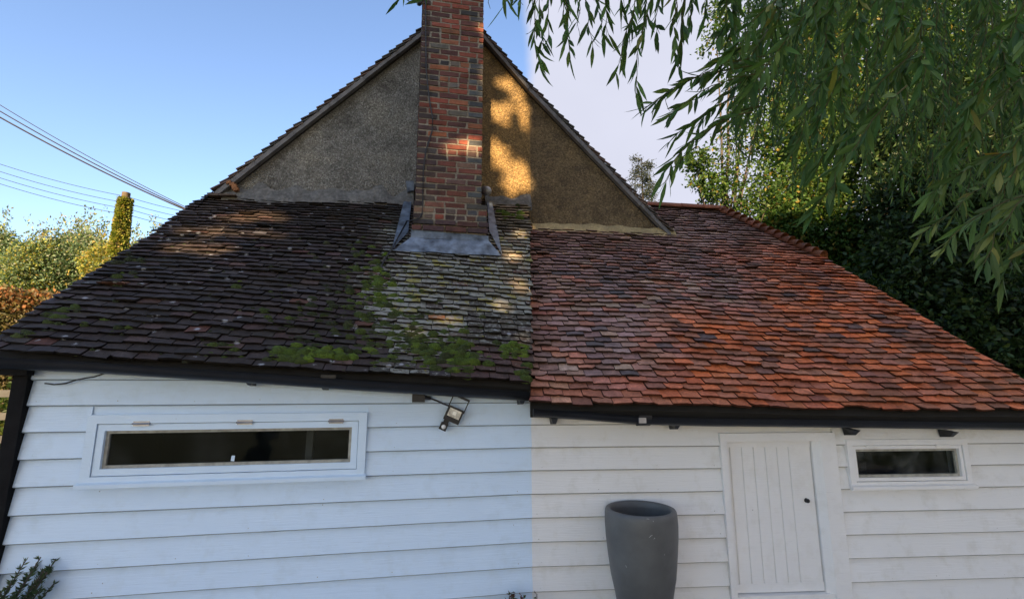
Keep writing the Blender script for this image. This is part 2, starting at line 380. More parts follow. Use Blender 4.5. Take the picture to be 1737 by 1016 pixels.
def tintL(P_, p, q):
    x, y = proj(P_); r = random.random(); nz = mnoise.noise(V((p*1.3, q*1.3, 3)))
    dark = (.050, .040, .037); brown = (.085, .060, .046); grey = (.25, .24, .19); tan = (.30, .24, .155); plum = (.11, .064, .058)
    c = dark; am = .12
    t = sm(520-x+nz*70, 0, 160)*sm(450-y, 0, 90); c = mixc(c, brown, t*.9)
    z = sm(x+nz*90, 590, 690)*sm(y, 350, 420); c = mixc(c, grey, z*(.75 if y < 600 else .3)*random.uniform(.3, 1.2)); am = lerp(am, random.uniform(.45, 1.25), z)
    z2 = sm(x+nz*40, 800, 860)*sm(540-y, 0, 60); c = mixc(c, tan, z2*.8)
    z3 = sm(x, 690, 780)*sm(y, 575, 610); c = mixc(c, plum, z3*.8); am = lerp(am, .35, z3)
    if x > 780 and 540 < y < 600: c = mixc(c, dark, .6); am = .6
    if r < .018: c = (.11, .055, .042)
    elif r < .10: c = mixc(c, plum, .45)
    elif r < .13: c = mixc(c, (.09,.09,.10), .5)
    if abs(x-195) < 22 and abs(y-487) < 4: c = (.30, .15, .10); am = 0
    if abs(x-752) < 20 and abs(y-547) < 5: c = (.30, .13, .06)
    return jc(c, .28, am)
def tintR(P_, p, q):
    x, y = proj(P_); r = random.random(); nz = mnoise.noise(V((p*.9, q*.9, 7)))
    mauve = (.155, .098, .088); orange = (.33, .084, .030); dull = (.15, .085, .065); rose = (.22, .084, .052); slate = (.045, .042, .045); buff = (.24, .17, .11)
    t = sm((x-1000)/260 + (y-560)/240 + nz*.7, .2, 1.1)
    c = mixc(mauve, orange, t)
    if r < .20: c = mixc(c, rose, .75)
    elif r < .30: c = mixc(c, slate, random.uniform(.5, .95))
    elif r < .36: c = mixc(c, buff, .5*(1-t*.7))
    elif r < .62: c = mixc(c, dull, .7)
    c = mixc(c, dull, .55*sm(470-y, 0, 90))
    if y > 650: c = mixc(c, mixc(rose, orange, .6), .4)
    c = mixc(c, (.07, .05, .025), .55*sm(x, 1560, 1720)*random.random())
    c = tuple(v*2.0 for v in c)
    return jc(c, .26, 0)
# cut line of the two roofs at the joint between the wings (vertical plane through the joint)
cutn = V((.99926, -.0386, 0))
def cut_p(roof, q):
    A0 = roof.A + roof.u*q; return -(A0-EYE).dot(cutn)/roof.e.dot(cutn)
# left roof
v0 = RL.px(-27, 594); v1 = RL.px(352, 332)
def gq(roof, n, S, b):
    def f(p):
        q = 3.0
        for k in range(6): q += (b-(roof.P(p, q)-S).dot(n))/roof.u.dot(n)
        return q
    return f
gqL = gq(RL, L.n, L.P(0,0,0), BGL); gqR = gq(RR, R.n, R.P(0,0,0), BGR)
qtopL = max(gqL(v1[0]), gqL(0))
def bL(q): return lerp(v0[0], v1[0], (q-v0[1])/(v1[1]-v0[1])), cut_p(RL, q)-.002
chB = L.ab(hit(760, 419, RL.A, RL.N))[1]                                  # chimney front plane
print('chimney b', chB)
ca0, ca1 = L.px(700, 372, chB)[0], L.px(827, 372, chB)[0]
def skipL(p, q):
    P_ = RL.P(p, q); a, b = L.ab(P_); return (ca0+.06 < a < ca1-.06 and b > chB+.1) or b > BGL+.12
def deck(roof, bounds, qmax, n=14, m=16):
    mb = MB(); vs = []
    for j in range(m+1):
        q = lerp(-.02, qmax, j/m); lo, hi = bounds(max(q, 0))
        for h in (-.035, -.12):
            for i in range(n+1): vs.append(roof.P(lerp(lo, hi, i/n), q, h))
    st = 2*(n+1); fs = []
    for j in range(m):
        for i in range(n):
            k = j*st+i; fs += [(k, k+1, k+st+1, k+st), (k+n+1, k+n+1+st, k+n+2+st, k+n+2)]
        for k in (j*st, j*st+n): fs.append((k, k+st, k+st+n+1, k+n+1))
    for i in range(n):
        for k in (i, m*st+i): fs.append((k, k+1, k+n+2, k+n+1))
    mb.add(vs, fs); return mb
roofL = deck(RL, bL, qtopL+.1)
roofLo = build(roofL, 'roof', M['deck'], bld); roofLo['label'] = 'dark old tiled roof slope with moss and lichen'
GL = qtopL/42.0
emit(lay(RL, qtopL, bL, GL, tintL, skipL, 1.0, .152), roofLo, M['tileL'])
mb = MB(); pq_ = RL.px(195, 488); tile_shape(mb, RL, pq_[0]-.10, pq_[0]+.10, pq_[1]-.03, pq_[1]+.09, .055, (.40, .19, .12, 0), .05, .004); build(mb, 'tile', M['tileL'], roofLo)['label'] = 'loose orange tile'
# right roof
w0 = RR.px(1815, 699); w1 = RR.px(1397, 441); w2 = RR.px(1220, 359); ft = RR.px(1137, 394)
qb = gqR(0.0); qridge = w2[1]
def bR(q):
    hi = lerp(w0[0], w1[0], (q-w0[1])/(w1[1]-w0[1])) if q < w1[1] else lerp(w1[0], w2[0], (q-w1[1])/(w2[1]-w1[1]))
    lo = cut_p(RR, q)+.002
    if q > gqR(ft[0])+.05: lo = ft[0]-.75
    return lo, hi
def skipR(p, q): return p < ft[0]-.2 and q > gqR(p)+.1
roofR = deck(RR, bR, qridge-.02, 14, 40)
roofRo = build(roofR, 'roof', M['deck'], bld); roofRo['label'] = 'relaid orange-red clay tiled roof slope'
GR = gqR(0.0)/41.0
print('gauges', GL, GR)
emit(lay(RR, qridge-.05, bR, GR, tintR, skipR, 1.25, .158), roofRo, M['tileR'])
# step between the two roof slopes at the joint
mb = MB(); q2 = qtopL+.1
mb.face([RL.P(cut_p(RL,-.02), -.02, .0), RL.P(cut_p(RL,q2), q2, .0), RR.P(cut_p(RR,qb+.2), qb+.2, -.1), RR.P(cut_p(RR,-.02), -.02, -.1)])
build(mb, 'verge_mortar', M['mortar'], bld)
# ridge and hip bonnets of the right roof
def half_round(mb, A, B, r0, r1, up, c, n=8, th=.014):
    d = (B-A).normalized(); s_ = d.cross(up).normalized(); u2 = s_.cross(d).normalized(); vs = []
    for (P_, r) in ((A, r0), (B, r1)):
        for k in range(n+1):
            a = math.pi*k/n; vs.append(P_ + s_*r*math.cos(a) + u2*r*math.sin(a)*.75)
        for k in range(n+1):
            a = math.pi*k/n; vs.append(P_ + s_*(r-th)*math.cos(a) + u2*(r-th)*math.sin(a)*.75)
    m = n+1; fs = []
    for k in range(n): fs += [(k, k+1, 2*m+k+1, 2*m+k), (k, k+1, m+k+1, m+k), (2*m+k, 2*m+k+1, 3*m+k+1, 3*m+k), (m+k, m+k+1, 3*m+k+1, 3*m+k)]
    fs += [(0, 2*m, 3*m, m), (n, m+n, 3*m+n, 2*m+n)]
    mb.add(vs, fs, c)
Ra, Rb = RR.P(ft[0]-.6, qridge), RR.P(w2[0]+.05, qridge)
nr = 5
for k in range(nr):
    mb = MB(); half_round(mb, lerp(Ra, Rb, k/nr), lerp(Ra, Rb, (k+1.02)/nr), .125, .12, Z, jc((.27,.10,.06), .2)); build(mb, 'ridge_tile', M['tileR'], roofRo, True)
Ha, Hb = RR.P(w1[0], w1[1]), RR.P(w2[0], w2[1]); nh = 15
for k in range(nh):
    A, B = lerp(Ha, Hb, k/nh), lerp(Ha, Hb, (k+1.5)/nh)
    mb = MB(); half_round(mb, A+Z*.035, B-Z*.01, .125, .085, Z, jc((.26,.095,.05), .3)); build(mb, 'bonnet_tile', M['tileR'], roofRo, True)
# far slopes behind ridge and hip
Vend = RR.P(w0[0], 0); bk = R.n
mb = MB(); drop = 3.2
ridgeR = RR.P(w2[0], qridge)
mb.face([Ra, Rb, Rb+bk*drop-Z*drop*.95, Ra+bk*drop-Z*drop*.95])
mb.face([Hb, Ha, Ha+bk*(2*(R.ab(Hb)[1]-R.ab(Ha)[1]))])
build(mb, 'far_roof_slope', M['tileR'], bld)
# ---- walls
zb0 = L.px(900, 960)[1]; zb1 = L.px(900, 721)[1]; BP = (zb1-zb0)/6
print('board pitch', BP, 'z', zb0)
kmin = math.floor((zb0-.03)/BP); lines = [zb0+k*BP for k in range(-kmin, 12)]
cornerA = L.px(58, 647)[0]; endA = R.px(1790, 690)[0]
def wall_back(sec, a0, a1, holes, top, name, m):
    mb = MB(); xs = sorted({a0, a1} | {h for q in holes for h in q[:2]}); zs = sorted({0., top} | {h for q in holes for h in q[2:]})
    for i in range(len(xs)-1):
        for j in range(len(zs)-1):
            cx, cz = (xs[i]+xs[i+1])/2, (zs[j]+zs[j+1])/2
            if any(h[0] < cx < h[1] and h[2] < cz < h[3] for h in holes): continue
            mb.box(sec, xs[i], xs[i+1], 0, .1, zs[j], zs[j+1])
    return build(mb, name, m, bld)
def board(sec, a0, a1, z0, z1, m, parent, roof=None):
    rz = lambda a: roof.A.z-(roof.N.x*(sec.P(a,0,0).x-roof.A.x)+roof.N.y*(sec.P(a,0,0).y-roof.A.y))/roof.N.z-.10
    if rz((a0+a1)/2) < z0+.02: return
    mb = MB(); n = max(2, int((a1-a0)/.22)); vs = []; ph = random.uniform(0, 99)
    for k in range(n+1):
        a = lerp(a0, a1, k/n); w1_ = .0022*mnoise.noise(V((a*1.7+ph, 0, 0))); w2_ = .0026*mnoise.noise(V((a*1.1, ph, 5)))
        zz0 = min(z0+w1_, rz(a)-.012); vs += [sec.P(a, -.034+w2_, zz0+.009), sec.P(a, -.0045, min(z1, rz(a))), sec.P(a, -.0015, zz0), sec.P(a, -.021+w2_, zz0)]
    fs = []
    for k in range(n):
        i = 4*k; fs += [(i, i+4, i+5, i+1), (i+3, i+7, i+4, i), (i+2, i+6, i+7, i+3)]
    fs += [(0, 1, 2, 3), (4*n, 4*n+3, 4*n+2, 4*n+1)]
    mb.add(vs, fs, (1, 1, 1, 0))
    for k in range(n): mb.c[3*k+1] = mb.c[3*k+2] = (.42, .42, .40, 0)      # drip edge darkened: lap shadow line painted into the colour
    return build(mb, 'weatherboard', m, parent)
# openings (a0,a1,z0,z1)
wl_a0 = L.px(149, 765)[0]; wl_a1 = L.px(622, 750)[0]; wl_z1 = L.px(390, 701)[1]; wl_z0 = L.px(380, 815)[1]
wr_a0 = R.px(1433, 787)[0]; wr_a1 = R.px(1636, 782)[0]; wr_z1 = R.px(1530, 744)[1]; wr_z0 = R.px(1540, 824)[1]
dr_a0 = R.px(1226, 870)[0]; dr_a1 = R.px(1424, 870)[0]; dr_z1 = R.px(1320, 733)[1]; dr_z0 = .0
print('window L', wl_a1-wl_a0, wl_z1-wl_z0, 'door', dr_a1-dr_a0, dr_z1, 'corner', cornerA, 'end', endA)
ins = .05
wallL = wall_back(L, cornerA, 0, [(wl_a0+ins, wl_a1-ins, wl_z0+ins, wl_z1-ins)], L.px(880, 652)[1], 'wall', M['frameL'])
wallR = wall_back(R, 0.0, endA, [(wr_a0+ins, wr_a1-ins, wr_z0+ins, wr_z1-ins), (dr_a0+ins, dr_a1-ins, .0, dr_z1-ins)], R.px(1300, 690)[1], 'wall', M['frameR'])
def boards(sec, a0, a1, holes, m, parent, top):
    for z in lines:
        if z > top: continue
        z1 = z+BP+.012; segs = [(a0, a1)]
        for h in holes:
            if min(z1, h[3])-max(z, h[2]) > .35*BP:
                new = []
                for s0, s1 in segs:
                    if h[0] > s0: new.append((s0, min(s1, h[0])))
                    if h[1] < s1: new.append((max(s0, h[1]), s1))
                segs = [q for q in new if q[1]-q[0] > .01]
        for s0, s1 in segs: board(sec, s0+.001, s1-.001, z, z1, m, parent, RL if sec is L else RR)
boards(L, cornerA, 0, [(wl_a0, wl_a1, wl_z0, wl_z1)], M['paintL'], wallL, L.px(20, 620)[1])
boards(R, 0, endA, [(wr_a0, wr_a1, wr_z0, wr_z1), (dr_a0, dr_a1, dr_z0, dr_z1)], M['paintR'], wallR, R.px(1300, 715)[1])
def nails(sec, a0, a1, holes, parent, top):
    mb = MB(); studs = [a0+.06+.47*k for k in range(int((a1-a0)/.47)+1)]
    for z in lines:
        if z > top: continue
        for a in studs:
            a += random.uniform(-.025, .025); zz = z+.032+random.uniform(-.006, .006)
            if any(h[0]-.02 < a < h[1]+.02 and h[2]-.03 < zz < h[3]+.02 for h in holes) or random.random() < .15 or not a0+.01 < a < a1-.01: continue
            b = -.0335+.0295*(zz-z)/(BP+.012); c = sec.P(a, b-.0016, zz); r_ = random.uniform(.0025, .004)
            mb.add([c+(sec.w*math.cos(t*math.pi/3)+Z*math.sin(t*math.pi/3))*r_ for t in range(6)], [tuple(range(6))])
    build(mb, 'nail_heads', M['putty'], parent)['kind'] = 'stuff'
nails(L, cornerA, 0, [(wl_a0, wl_a1, wl_z0, wl_z1)], wallL, L.px(20, 650)[1]); nails(R, 0, endA, [(wr_a0, wr_a1, wr_z0, wr_z1), (dr_a0, dr_a1, dr_z0, dr_z1)], wallR, R.px(1300, 740)[1])
# side and rear walls
mb = MB(); topL = L.px(20, 605)[1]
mb.face([L.P(cornerA+.02, .05, 0), L.P(cornerA+.02, .05, topL), L.P(cornerA+.02, BGL, topL+BGL*.95), L.P(cornerA+.02, BGL, 0)])
mb.face([L.P(cornerA+.02, BGL+.3, 0), L.P(0, BGL+.3, 0), L.P(0, BGL+.3, 2.4), L.P(cornerA+.02, BGL+.3, 2.4)])
build(mb, 'side_wall', M['tar'], bld)
mb = MB(); mb.face([R.P(endA-.02, .05, 0), R.P(endA-.02, 4.6, 0), R.P(endA-.02, 4.6, 1.5), R.P(endA-.02, 1.6, 2.7), R.P(endA-.02, .05, 1.55)])
build(mb, 'side_wall', M['tar'], bld)
# tarred corner post and barge end
mb = MB(); mb.box(L, cornerA-.088, cornerA-.002, -.06, .03, 0, L.px(30, 618)[1]); build(mb, 'corner_post', M['tar'], bld)
mb = MB(); z_ = L.px(30, 628)[1]; mb.box(L, cornerA-.20, cornerA+.03, -.12, -.055, z_-.035, z_+.03); build(mb, 'rafter_end', M['tar'], bld)
# ---- windows
def window(sec, a0, a1, z0, z1, m, gm, glass, hinges, casing, reveal_left, deep):
    w = MB()
    # casing ring, proud of the boards
    def ring(mb, A0, A1, Z0, Z1, t, b0, b1, tb=None):
        tb = tb or t
        mb.box(sec, A0, A1, b0, b1, Z1-t, Z1); mb.box(sec, A0, A1, b0, b1, Z0, Z0+tb)
        mb.box(sec, A0, A0+t, b0, b1, Z0+tb, Z1-t); mb.box(sec, A1-t, A1, b0, b1, Z0+tb, Z1-t)
    ring(w, a0, a1, z0, z1, casing, -.05, .06)
    wo_ = build(w, 'window', m, bld)
    s_ = MB(); c2 = casing+.004; ring(s_, a0+c2, a1-c2, z0+c2, z1-c2, glass-casing-.016, -.04, .02); build(s_, 'sash', m, wo_)
    b_ = MB(); g2 = glass-.012; ring(b_, a0+g2, a1-g2, z0+g2, z1-g2, .02, -.018, .012); build(b_, 'glazing_bead', M['putty'], wo_)
    p_ = MB(); g3_ = glass; p_.face([sec.P(a0+g3_, 0, z0+g3_), sec.P(a1-g3_, 0, z0+g3_), sec.P(a1-g3_, 0, z1-g3_), sec.P(a0+g3_, 0, z1-g3_)]); build(p_, 'pane', gm, wo_)
    sl_ = MB(); sl_.quadbox([sec.P(a0-.012, -.075, z0-.012), sec.P(a1+.012, -.075, z0-.012), sec.P(a1+.012, -.075, z0+.012), sec.P(a0-.012, -.075, z0+.012)],
                            [sec.P(a0-.012, -.0505, z0-.012), sec.P(a1+.012, -.0505, z0-.012), sec.P(a1+.012, -.0505, z0+.022), sec.P(a0-.012, -.0505, z0+.022)])
    build(sl_, 'sill', m, wo_)
    for t in hinges:
        h = MB(); ac = lerp(a0, a1, t); zc = z1-casing-.002
        h.tube([sec.P(ac-.055, -.054, zc), sec.P(ac+.055, -.054, zc)], .007, 8); h.box(sec, ac-.05, ac+.05, -.053, -.0505, zc-.016, zc+.016); build(h, 'hinge', M['steel'] if sec is L else m, wo_)
    r_ = MB(); P = sec.P; A0, A1, Z0, Z1, D = a0-.1, a1+.1, z0-.3, z1+.1, 1.2
    c8 = [P(A0,.11,Z0),P(A1,.11,Z0),P(A1,D,Z0),P(A0,D,Z0),P(A0,.11,Z1),P(A1,.11,Z1),P(A1,D,Z1),P(A0,D,Z1)]
    r_.add(c8, [(0,1,2,3),(7,6,5,4),(1,5,6,2),(2,6,7,3),(3,7,4,0)]); build(r_, 'dark_interior', M['room'], wo_)
    return wo_
win1 = window(L, wl_a0, wl_a1, wl_z0, wl_z1, M['frameL'], M['glass'], .118, (.18, .54, .88), .058, True, True)
win1['label'] = 'long shallow white window with dark pane'
win2 = window(R, wr_a0, wr_a1, wr_z0, wr_z1, M['frameR'], M['glassR'], .088, (.2, .78), .045, False, True)
win2['label'] = 'small short white window with grimy pane'
mb = MB(); a_ = lerp(wl_a0, wl_a1, .73); mb.box(L, a_, a_+.05, .3, .35, wl_z0-.2, wl_z1+.1); build(mb, 'inner_post', M['fencewood'], win1)
mb = MB(); a_ = L.px(395, 776)[0]; z_ = L.px(395, 777)[1]; mb.quadbox([L.P(a_-.011, -.0045, z_-.017), L.P(a_+.012, -.0045, z_-.02), L.P(a_+.014, -.0045, z_+.018), L.P(a_-.008, -.0045, z_+.02)], [L.P(a_-.011, -.0025, z_-.017), L.P(a_+.012, -.0025, z_-.02), L.P(a_+.014, -.0025, z_+.018), L.P(a_-.008, -.0025, z_+.02)]); build(mb, 'paper_scrap', M['frameL'], win1)
# ---- door hatch
mb = MB(); ct = .083
def casebox(mb, a0, a1, z0, z1, b0=-.048, b1=.07): mb.box(R, a0, a1, b0, b1, z0, z1)
lf0, lf1 = R.px(1238, 880)[0], R.px(1388, 870)[0]; lz0, lz1 = R.px(1320, 1005)[1], R.px(1310, 748)[1]
casebox(mb, dr_a0, lf0-.004, 0, dr_z1); casebox(mb, lf1+.05, dr_a1, 0, dr_z1); casebox(mb, lf0-.004, lf1+.05, lz1+.004, dr_z1)
casebox(mb, lf0-.004, lf1+.05, 0, lz0-.008, -.03, .07)
mb.quadbox([R.P(lf1+.004, .0, lz0-.008), R.P(lf1+.05, -.047, lz0-.008), R.P(lf1+.05, -.047, lz1+.004), R.P(lf1+.004, .0, lz1+.004)],
           [R.P(lf1+.004, .07, lz0-.008), R.P(lf1+.05, .07, lz0-.008), R.P(lf1+.05, .07, lz1+.004), R.P(lf1+.004, .07, lz1+.004)])
door = build(mb, 'door', M['frameR'], bld); door['label'] = 'low white tongue and groove hatch door'
npl = 7; g0, g1 = lf0+.05, lf1-.09; pw = (g1-g0)/6
edges = [lf0]+[g0+pw*k for k in range(6)]+[lf1]
edges = [lf0, g0, g0+pw, g0+2*pw, g0+3*pw, g0+4*pw, g0+5*pw, lf1]
for k in range(7):
    A0, A1 = edges[k], edges[k+1]; p_ = MB(); ch = .005; Z0, Z1 = lz0+.062, lz1-.05; b = .018
    prof = [(A0+.0006, b+.008), (A0+ch, b), (A1-ch, b), (A1-.0006, b+.008)]
    vs = [R.P(a, bb, Z0) for a, bb in prof]+[R.P(a, bb, Z1) for a, bb in prof]
    p_.add(vs, [(0,1,5,4),(1,2,6,5),(2,3,7,6)]); build(p_, 'plank', M['frameR'], door)
p_ = MB(); p_.box(R, lf0, lf1, .0155, .04, lz0, lz0+.062); build(p_, 'bottom_rail', M['frameR'], door)
p_ = MB(); p_.box(R, lf0, lf1, .0155, .04, lz1-.05, lz1); build(p_, 'top_rail', M['frameR'], door)
p_ = MB(); p_.box(R, lf0+.001, lf1-.001, .027, .05, lz0+.001, lz1-.001); build(p_, 'backing', M['frameR'], door)
p_ = MB(); a_, z_ = R.px(1370, 849); p_.lathe(R.P(a_, .018, z_), [(.0, .03), (.014, .028), (.017, .02), (.010, .012), (.010, .006), (.018, .004), (.018, 0)], 16, ax=-R.n, X=R.w); build(p_, 'knob', M['knob'], door, True)
# ---- gutters
def gutter(pts, r, name):
    mb = MB(); n = 8; i0 = 0; vs = []
    m = len(pts)
    for k, p in enumerate(pts):
        t = (pts[min(k+1, m-1)]-pts[max(k-1, 0)]).normalized(); s_ = V((t.y, -t.x, 0)).normalized()
        for rr in (r, r-.004):
            for j in range(n+1):
                a = math.pi*j/n; vs.append(p + s_*rr*math.cos(a) - Z*rr*math.sin(a)*1.05)
    st = 2*(n+1); fs = []
    for k in range(m-1):
        for j in range(n):
            a, b = k*st+j, (k+1)*st+j
            fs += [(a, a+1, b+1, b), (a+n+1, a+n+2, b+n+2, b+n+1)]
        fs += [(k*st, k*st+n+1, (k+1)*st+n+1, (k+1)*st), (k*st+n, k*st+2*n+1, (k+1)*st+2*n+1, (k+1)*st+n)]
    for k in (0, m-1): fs.append(tuple(k*st+j for j in range(n+1)))
    mb.add(vs, fs); return build(mb, name, M['black'], bld, True)
bg_ = OV-.0
gpL = [L.pt(x, y, bg_) for x, y in ((-34, 605), (150, 614), (300, 624), (450, 634), (600, 645), (750, 655), (896, 664))]
gL = gutter(gpL, .068, 'gutter'); gL['label'] = 'black gutter below the mossy slope'
gpR = [R.pt(x, y, bg_) for x, y in ((904, 693), (990, 698), (1085, 706), (1200, 709), (1310, 710), (1450, 712), (1600, 714), (1790, 717))]
gR = gutter(gpR, .06, 'gutter'); gR['label'] = 'black gutter below the red slope'
def fascia(sec, pts, parent, dz0, dz1):
    mb = MB(); q = [(sec.ab(p)[0], p.z) for p in pts]
    for (a0, z0), (a1, z1) in zip(q, q[1:]):
        mb.quadbox([sec.P(a0,-.06,z0+dz0),sec.P(a1,-.06,z1+dz0),sec.P(a1,-.06,z1+dz1),sec.P(a0,-.06,z0+dz1)],[sec.P(a0,-.032,z0+dz0),sec.P(a1,-.032,z1+dz0),sec.P(a1,-.032,z1+dz1),sec.P(a0,-.032,z0+dz1)])
    return build(mb, 'fascia', M['tar'], bld)
fascia(L, gpL, gL, -.03, .06); fascia(R, gpR, gR, -.065, .05)
def bracket(sec, x, y, g, drop=.0):
    a, z = sec.px(x, y, -.11); mb = MB()
    mb.quadbox([sec.P(a-.03,-.17,z+.03),sec.P(a+.02,-.17,z+.03),sec.P(a+.014,-.12,z-.012),sec.P(a-.012,-.12,z-.012)],[sec.P(a-.03,-.035,z+.04),sec.P(a+.02,-.035,z+.04),sec.P(a+.02,-.035,z-.02),sec.P(a-.02,-.035,z-.02)])
    build(mb, 'bracket', M['black'], g)
for x, y in ((424, 650), (550, 657), (885, 682)): bracket(L, x, y, gL)
for x, y in ((940, 716), (1146, 725), (1612, 738), (1447, 735)): bracket(R, x, y, gR)
def collar(g, pts_sec, x, y, sec, r):
    mb = MB(); c = sec.pt(x, y, bg_); vs = []
    for da in (-.05, .05):
        for j in range(11):
            a = math.pi*(j/10*1.1-.05); vs.append(c+sec.w*da - sec.n*r*math.cos(a) - Z*r*1.05*math.sin(a))
    mb.add(vs, [(j, j+1, 12+j, 11+j) for j in range(10)]); build(mb, 'union', M['black'], g, True)
collar(gR, None, 1090, 706, R, .068); collar(gL, None, 560, 639, L, .068)
# clip in the middle of the union
mb = MB(); a_, z_ = R.px(1090, 713, -.24); mb.box(R, a_-.028, a_+.028, -.243, -.225, z_-.02, z_+.02); build(mb, 'clip', M['steel'], gR)
# ---- gable wall
def gpoly(sec, b, pxs): return [sec.pt(x, y, b) for x, y in pxs]
mb = MB()
gl = gpoly(L, BGL, [(345, 345), (372, 329), (776, 14), (900, 158), (900, 380), (345, 380)])
gb = [p+L.n*.25 for p in gl]; k_ = len(gl)
# subdivide colour: warmer and browner towards the joint
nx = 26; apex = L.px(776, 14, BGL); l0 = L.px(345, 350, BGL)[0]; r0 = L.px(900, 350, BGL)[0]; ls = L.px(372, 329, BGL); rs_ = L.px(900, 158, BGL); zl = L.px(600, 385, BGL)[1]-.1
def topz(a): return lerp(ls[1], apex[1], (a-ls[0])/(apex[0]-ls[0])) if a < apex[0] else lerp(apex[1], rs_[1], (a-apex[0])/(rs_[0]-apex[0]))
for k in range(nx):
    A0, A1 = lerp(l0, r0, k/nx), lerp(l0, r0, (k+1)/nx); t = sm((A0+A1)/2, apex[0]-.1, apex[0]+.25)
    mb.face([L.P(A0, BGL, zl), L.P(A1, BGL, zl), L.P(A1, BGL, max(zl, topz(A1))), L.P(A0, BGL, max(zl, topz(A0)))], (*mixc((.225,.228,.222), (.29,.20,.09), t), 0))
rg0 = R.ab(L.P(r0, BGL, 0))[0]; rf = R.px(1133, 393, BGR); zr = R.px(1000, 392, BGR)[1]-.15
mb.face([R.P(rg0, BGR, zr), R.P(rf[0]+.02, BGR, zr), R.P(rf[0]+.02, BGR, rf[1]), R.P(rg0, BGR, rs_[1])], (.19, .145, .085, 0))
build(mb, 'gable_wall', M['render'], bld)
# fillets at the foot of the gable
def fillet(sec, roof, b, x0, x1, h, d, m, rough, name='mortar_fillet', yo=0, gqf=None):
    mb = MB(); n = max(8, int((x1-x0)/4)); vs = []
    for k in range(n+1):
        x = lerp(x0, x1, k/n); p, q = roof.px(x, 345+yo); q = gqf(p)
        base = roof.P(p, q); a = sec.ab(base)[0]; z = base.z
        vs += [sec.P(a, b-.004, z+h*(1+rough*2.2*mnoise.noise(V((a*5, 3, z))))), sec.P(a, b-d*.55*(1+rough*mnoise.noise(V((a*7, 9, 1)))), z+h*.30*(1+rough*2*mnoise.noise(V((a*11, 1, 4))))), sec.P(a, b-d, z-d*.9+.035+random.uniform(-.01,.01)*rough*2), sec.P(a, b-d, z-d*1.2)]
    fs = []
    for k in range(n):
        for j in range(3): fs.append((4*k+j, 4*k+4+j, 4*k+5+j, 4*k+1+j))
    mb.add(vs, fs); return build(mb, name, m, bld, True)
fillet(L, RL, BGL, 372, 702, .17, .12, M['rubble'], .45, gqf=gqL)
fillet(L, RL, BGL, 822, 899, .12, .10, M['rubble'], .4, gqf=gqL)
fillet(R, RR, BGR, 902, 1134, .085, .10, M['fillet'], .15, yo=40, gqf=gqR)
# ---- main roof verges (tile ends stepping down the rake)
mainroof = MB()
def rake(sec, bface, P0, P1, P2, c_under):
    pass
def verge(sec, pa, pb, b, n, sgn, first):
    """tiles along the rake from foot pa to head pb; slabs reach back from the gable face"""
    A, B = sec.pt(*pa, b-.09), sec.pt(*pb, b-.09); d = (B-A); ln = d.length; d.normalize(); up = sec.n.cross(d)*1
    if up.z < 0: up = -up
    out = []
    for k in range(n):
        t0 = k*ln/n; ll = ln/n*1.9; lift = random.uniform(.0, .008); dpt = random.uniform(-.012, .012); tw_ = random.uniform(-.03, .03)
        for col in range(2):
            o0 = dpt+.17*col; o1 = o0+.168
            f = [A+d*t0+up*(.056+lift)+sec.n*o0, A+d*t0+up*(.056+lift+tw_*.1)+sec.n*o1, A+d*(t0+ll)+up*.008+sec.n*o1, A+d*(t0+ll)+up*.008+sec.n*o0]
            mbx = MB(); mbx.quadbox(f, [q-up*.014 for q in f], jc(random.choice([(.10,.09,.085),(.13,.10,.085),(.085,.085,.078),(.15,.105,.085)]), .3, .3)); out.append((col, mbx))
    return A, B, d, up, out
vs_all = []
segs = [(L, (362, 326), (776, 6), BGL, 33), (L, (900, 148), (776, 6), BGL, 14), (R, (1140, 396), (900, 148), BGR, 27)]
mr_ = MB()
verts_ = []
for sec, pa, pb, b, n in segs:
    A, B, d, up, out = verge(sec, pa, pb, b, n, 1, True); vs_all += out
    f = [A-up*.012+sec.n*.08, B-up*.012+sec.n*.08, B-up*.012+sec.n*5, A-up*.012+sec.n*5]; mr_.quadbox(f, [q-up*.05 for q in f])
    verts_.append((sec, A, B, d, up))
mro = build(mr_, 'main_roof', M['deck'], bld); mro['label'] = 'steep main roof with stepped tile verge'
for col, mbx in vs_all: build(mbx, 'verge_tile', M['tileL'], mro)
M['slate'] = plain('grey_undercloak', (.15, .145, .145), .8, var=.35, scale=7)
for sec, A, B, d, up in verts_:   # undercloak strip: slates laid end to end under the verge
    ln = (B-A).length; m = max(3, int(ln/.55))
    for k in range(m):
        a, c = A+d*(ln*k/m+.004)+sec.n*.004, A+d*(ln*(k+1)/m)+sec.n*.004; j = random.uniform(-.006, .006)
        f = [a-up*(.050+j), c-up*(.050+j), c-up*(.002), a-up*(.002)]; mbx = MB(); mbx.quadbox(f, [q+sec.n*.07 for q in f]); build(mbx, 'undercloak_slate', M['slate'], mro)
# orange broken tile end and eave slab at the left foot
mbx = MB(); A = L.pt(352, 331, BGL-.16); mbx.quadbox([A, A+L.w*.30+Z*.02, A+L.w*.30+Z*.035, A+Z*.03], [A+L.n*.3, A+L.w*.30+Z*.02+L.n*.3, A+L.w*.30+Z*.035+L.n*.3, A+Z*.03+L.n*.3], (.10,.075,.06,.3)); build(mbx, 'eave_slab', M['tileL'], mro)
for k in range(5):
    p = L.pt(388+k*4-random.random()*10, 312+k*3, BGL-.105); mbx = MB(); s_ = .05; mbx.quadbox([p, p+L.w*s_+Z*.02, p+L.w*s_+Z*.05, p+Z*.035], [p+L.n*.05, p+L.w*s_+Z*.02+L.n*.05, p+L.w*s_+Z*.05+L.n*.05, p+Z*.035+L.n*.05], (.28,.13,.06,0)); build(mbx, 'broken_tile', M['tileL'], mro)
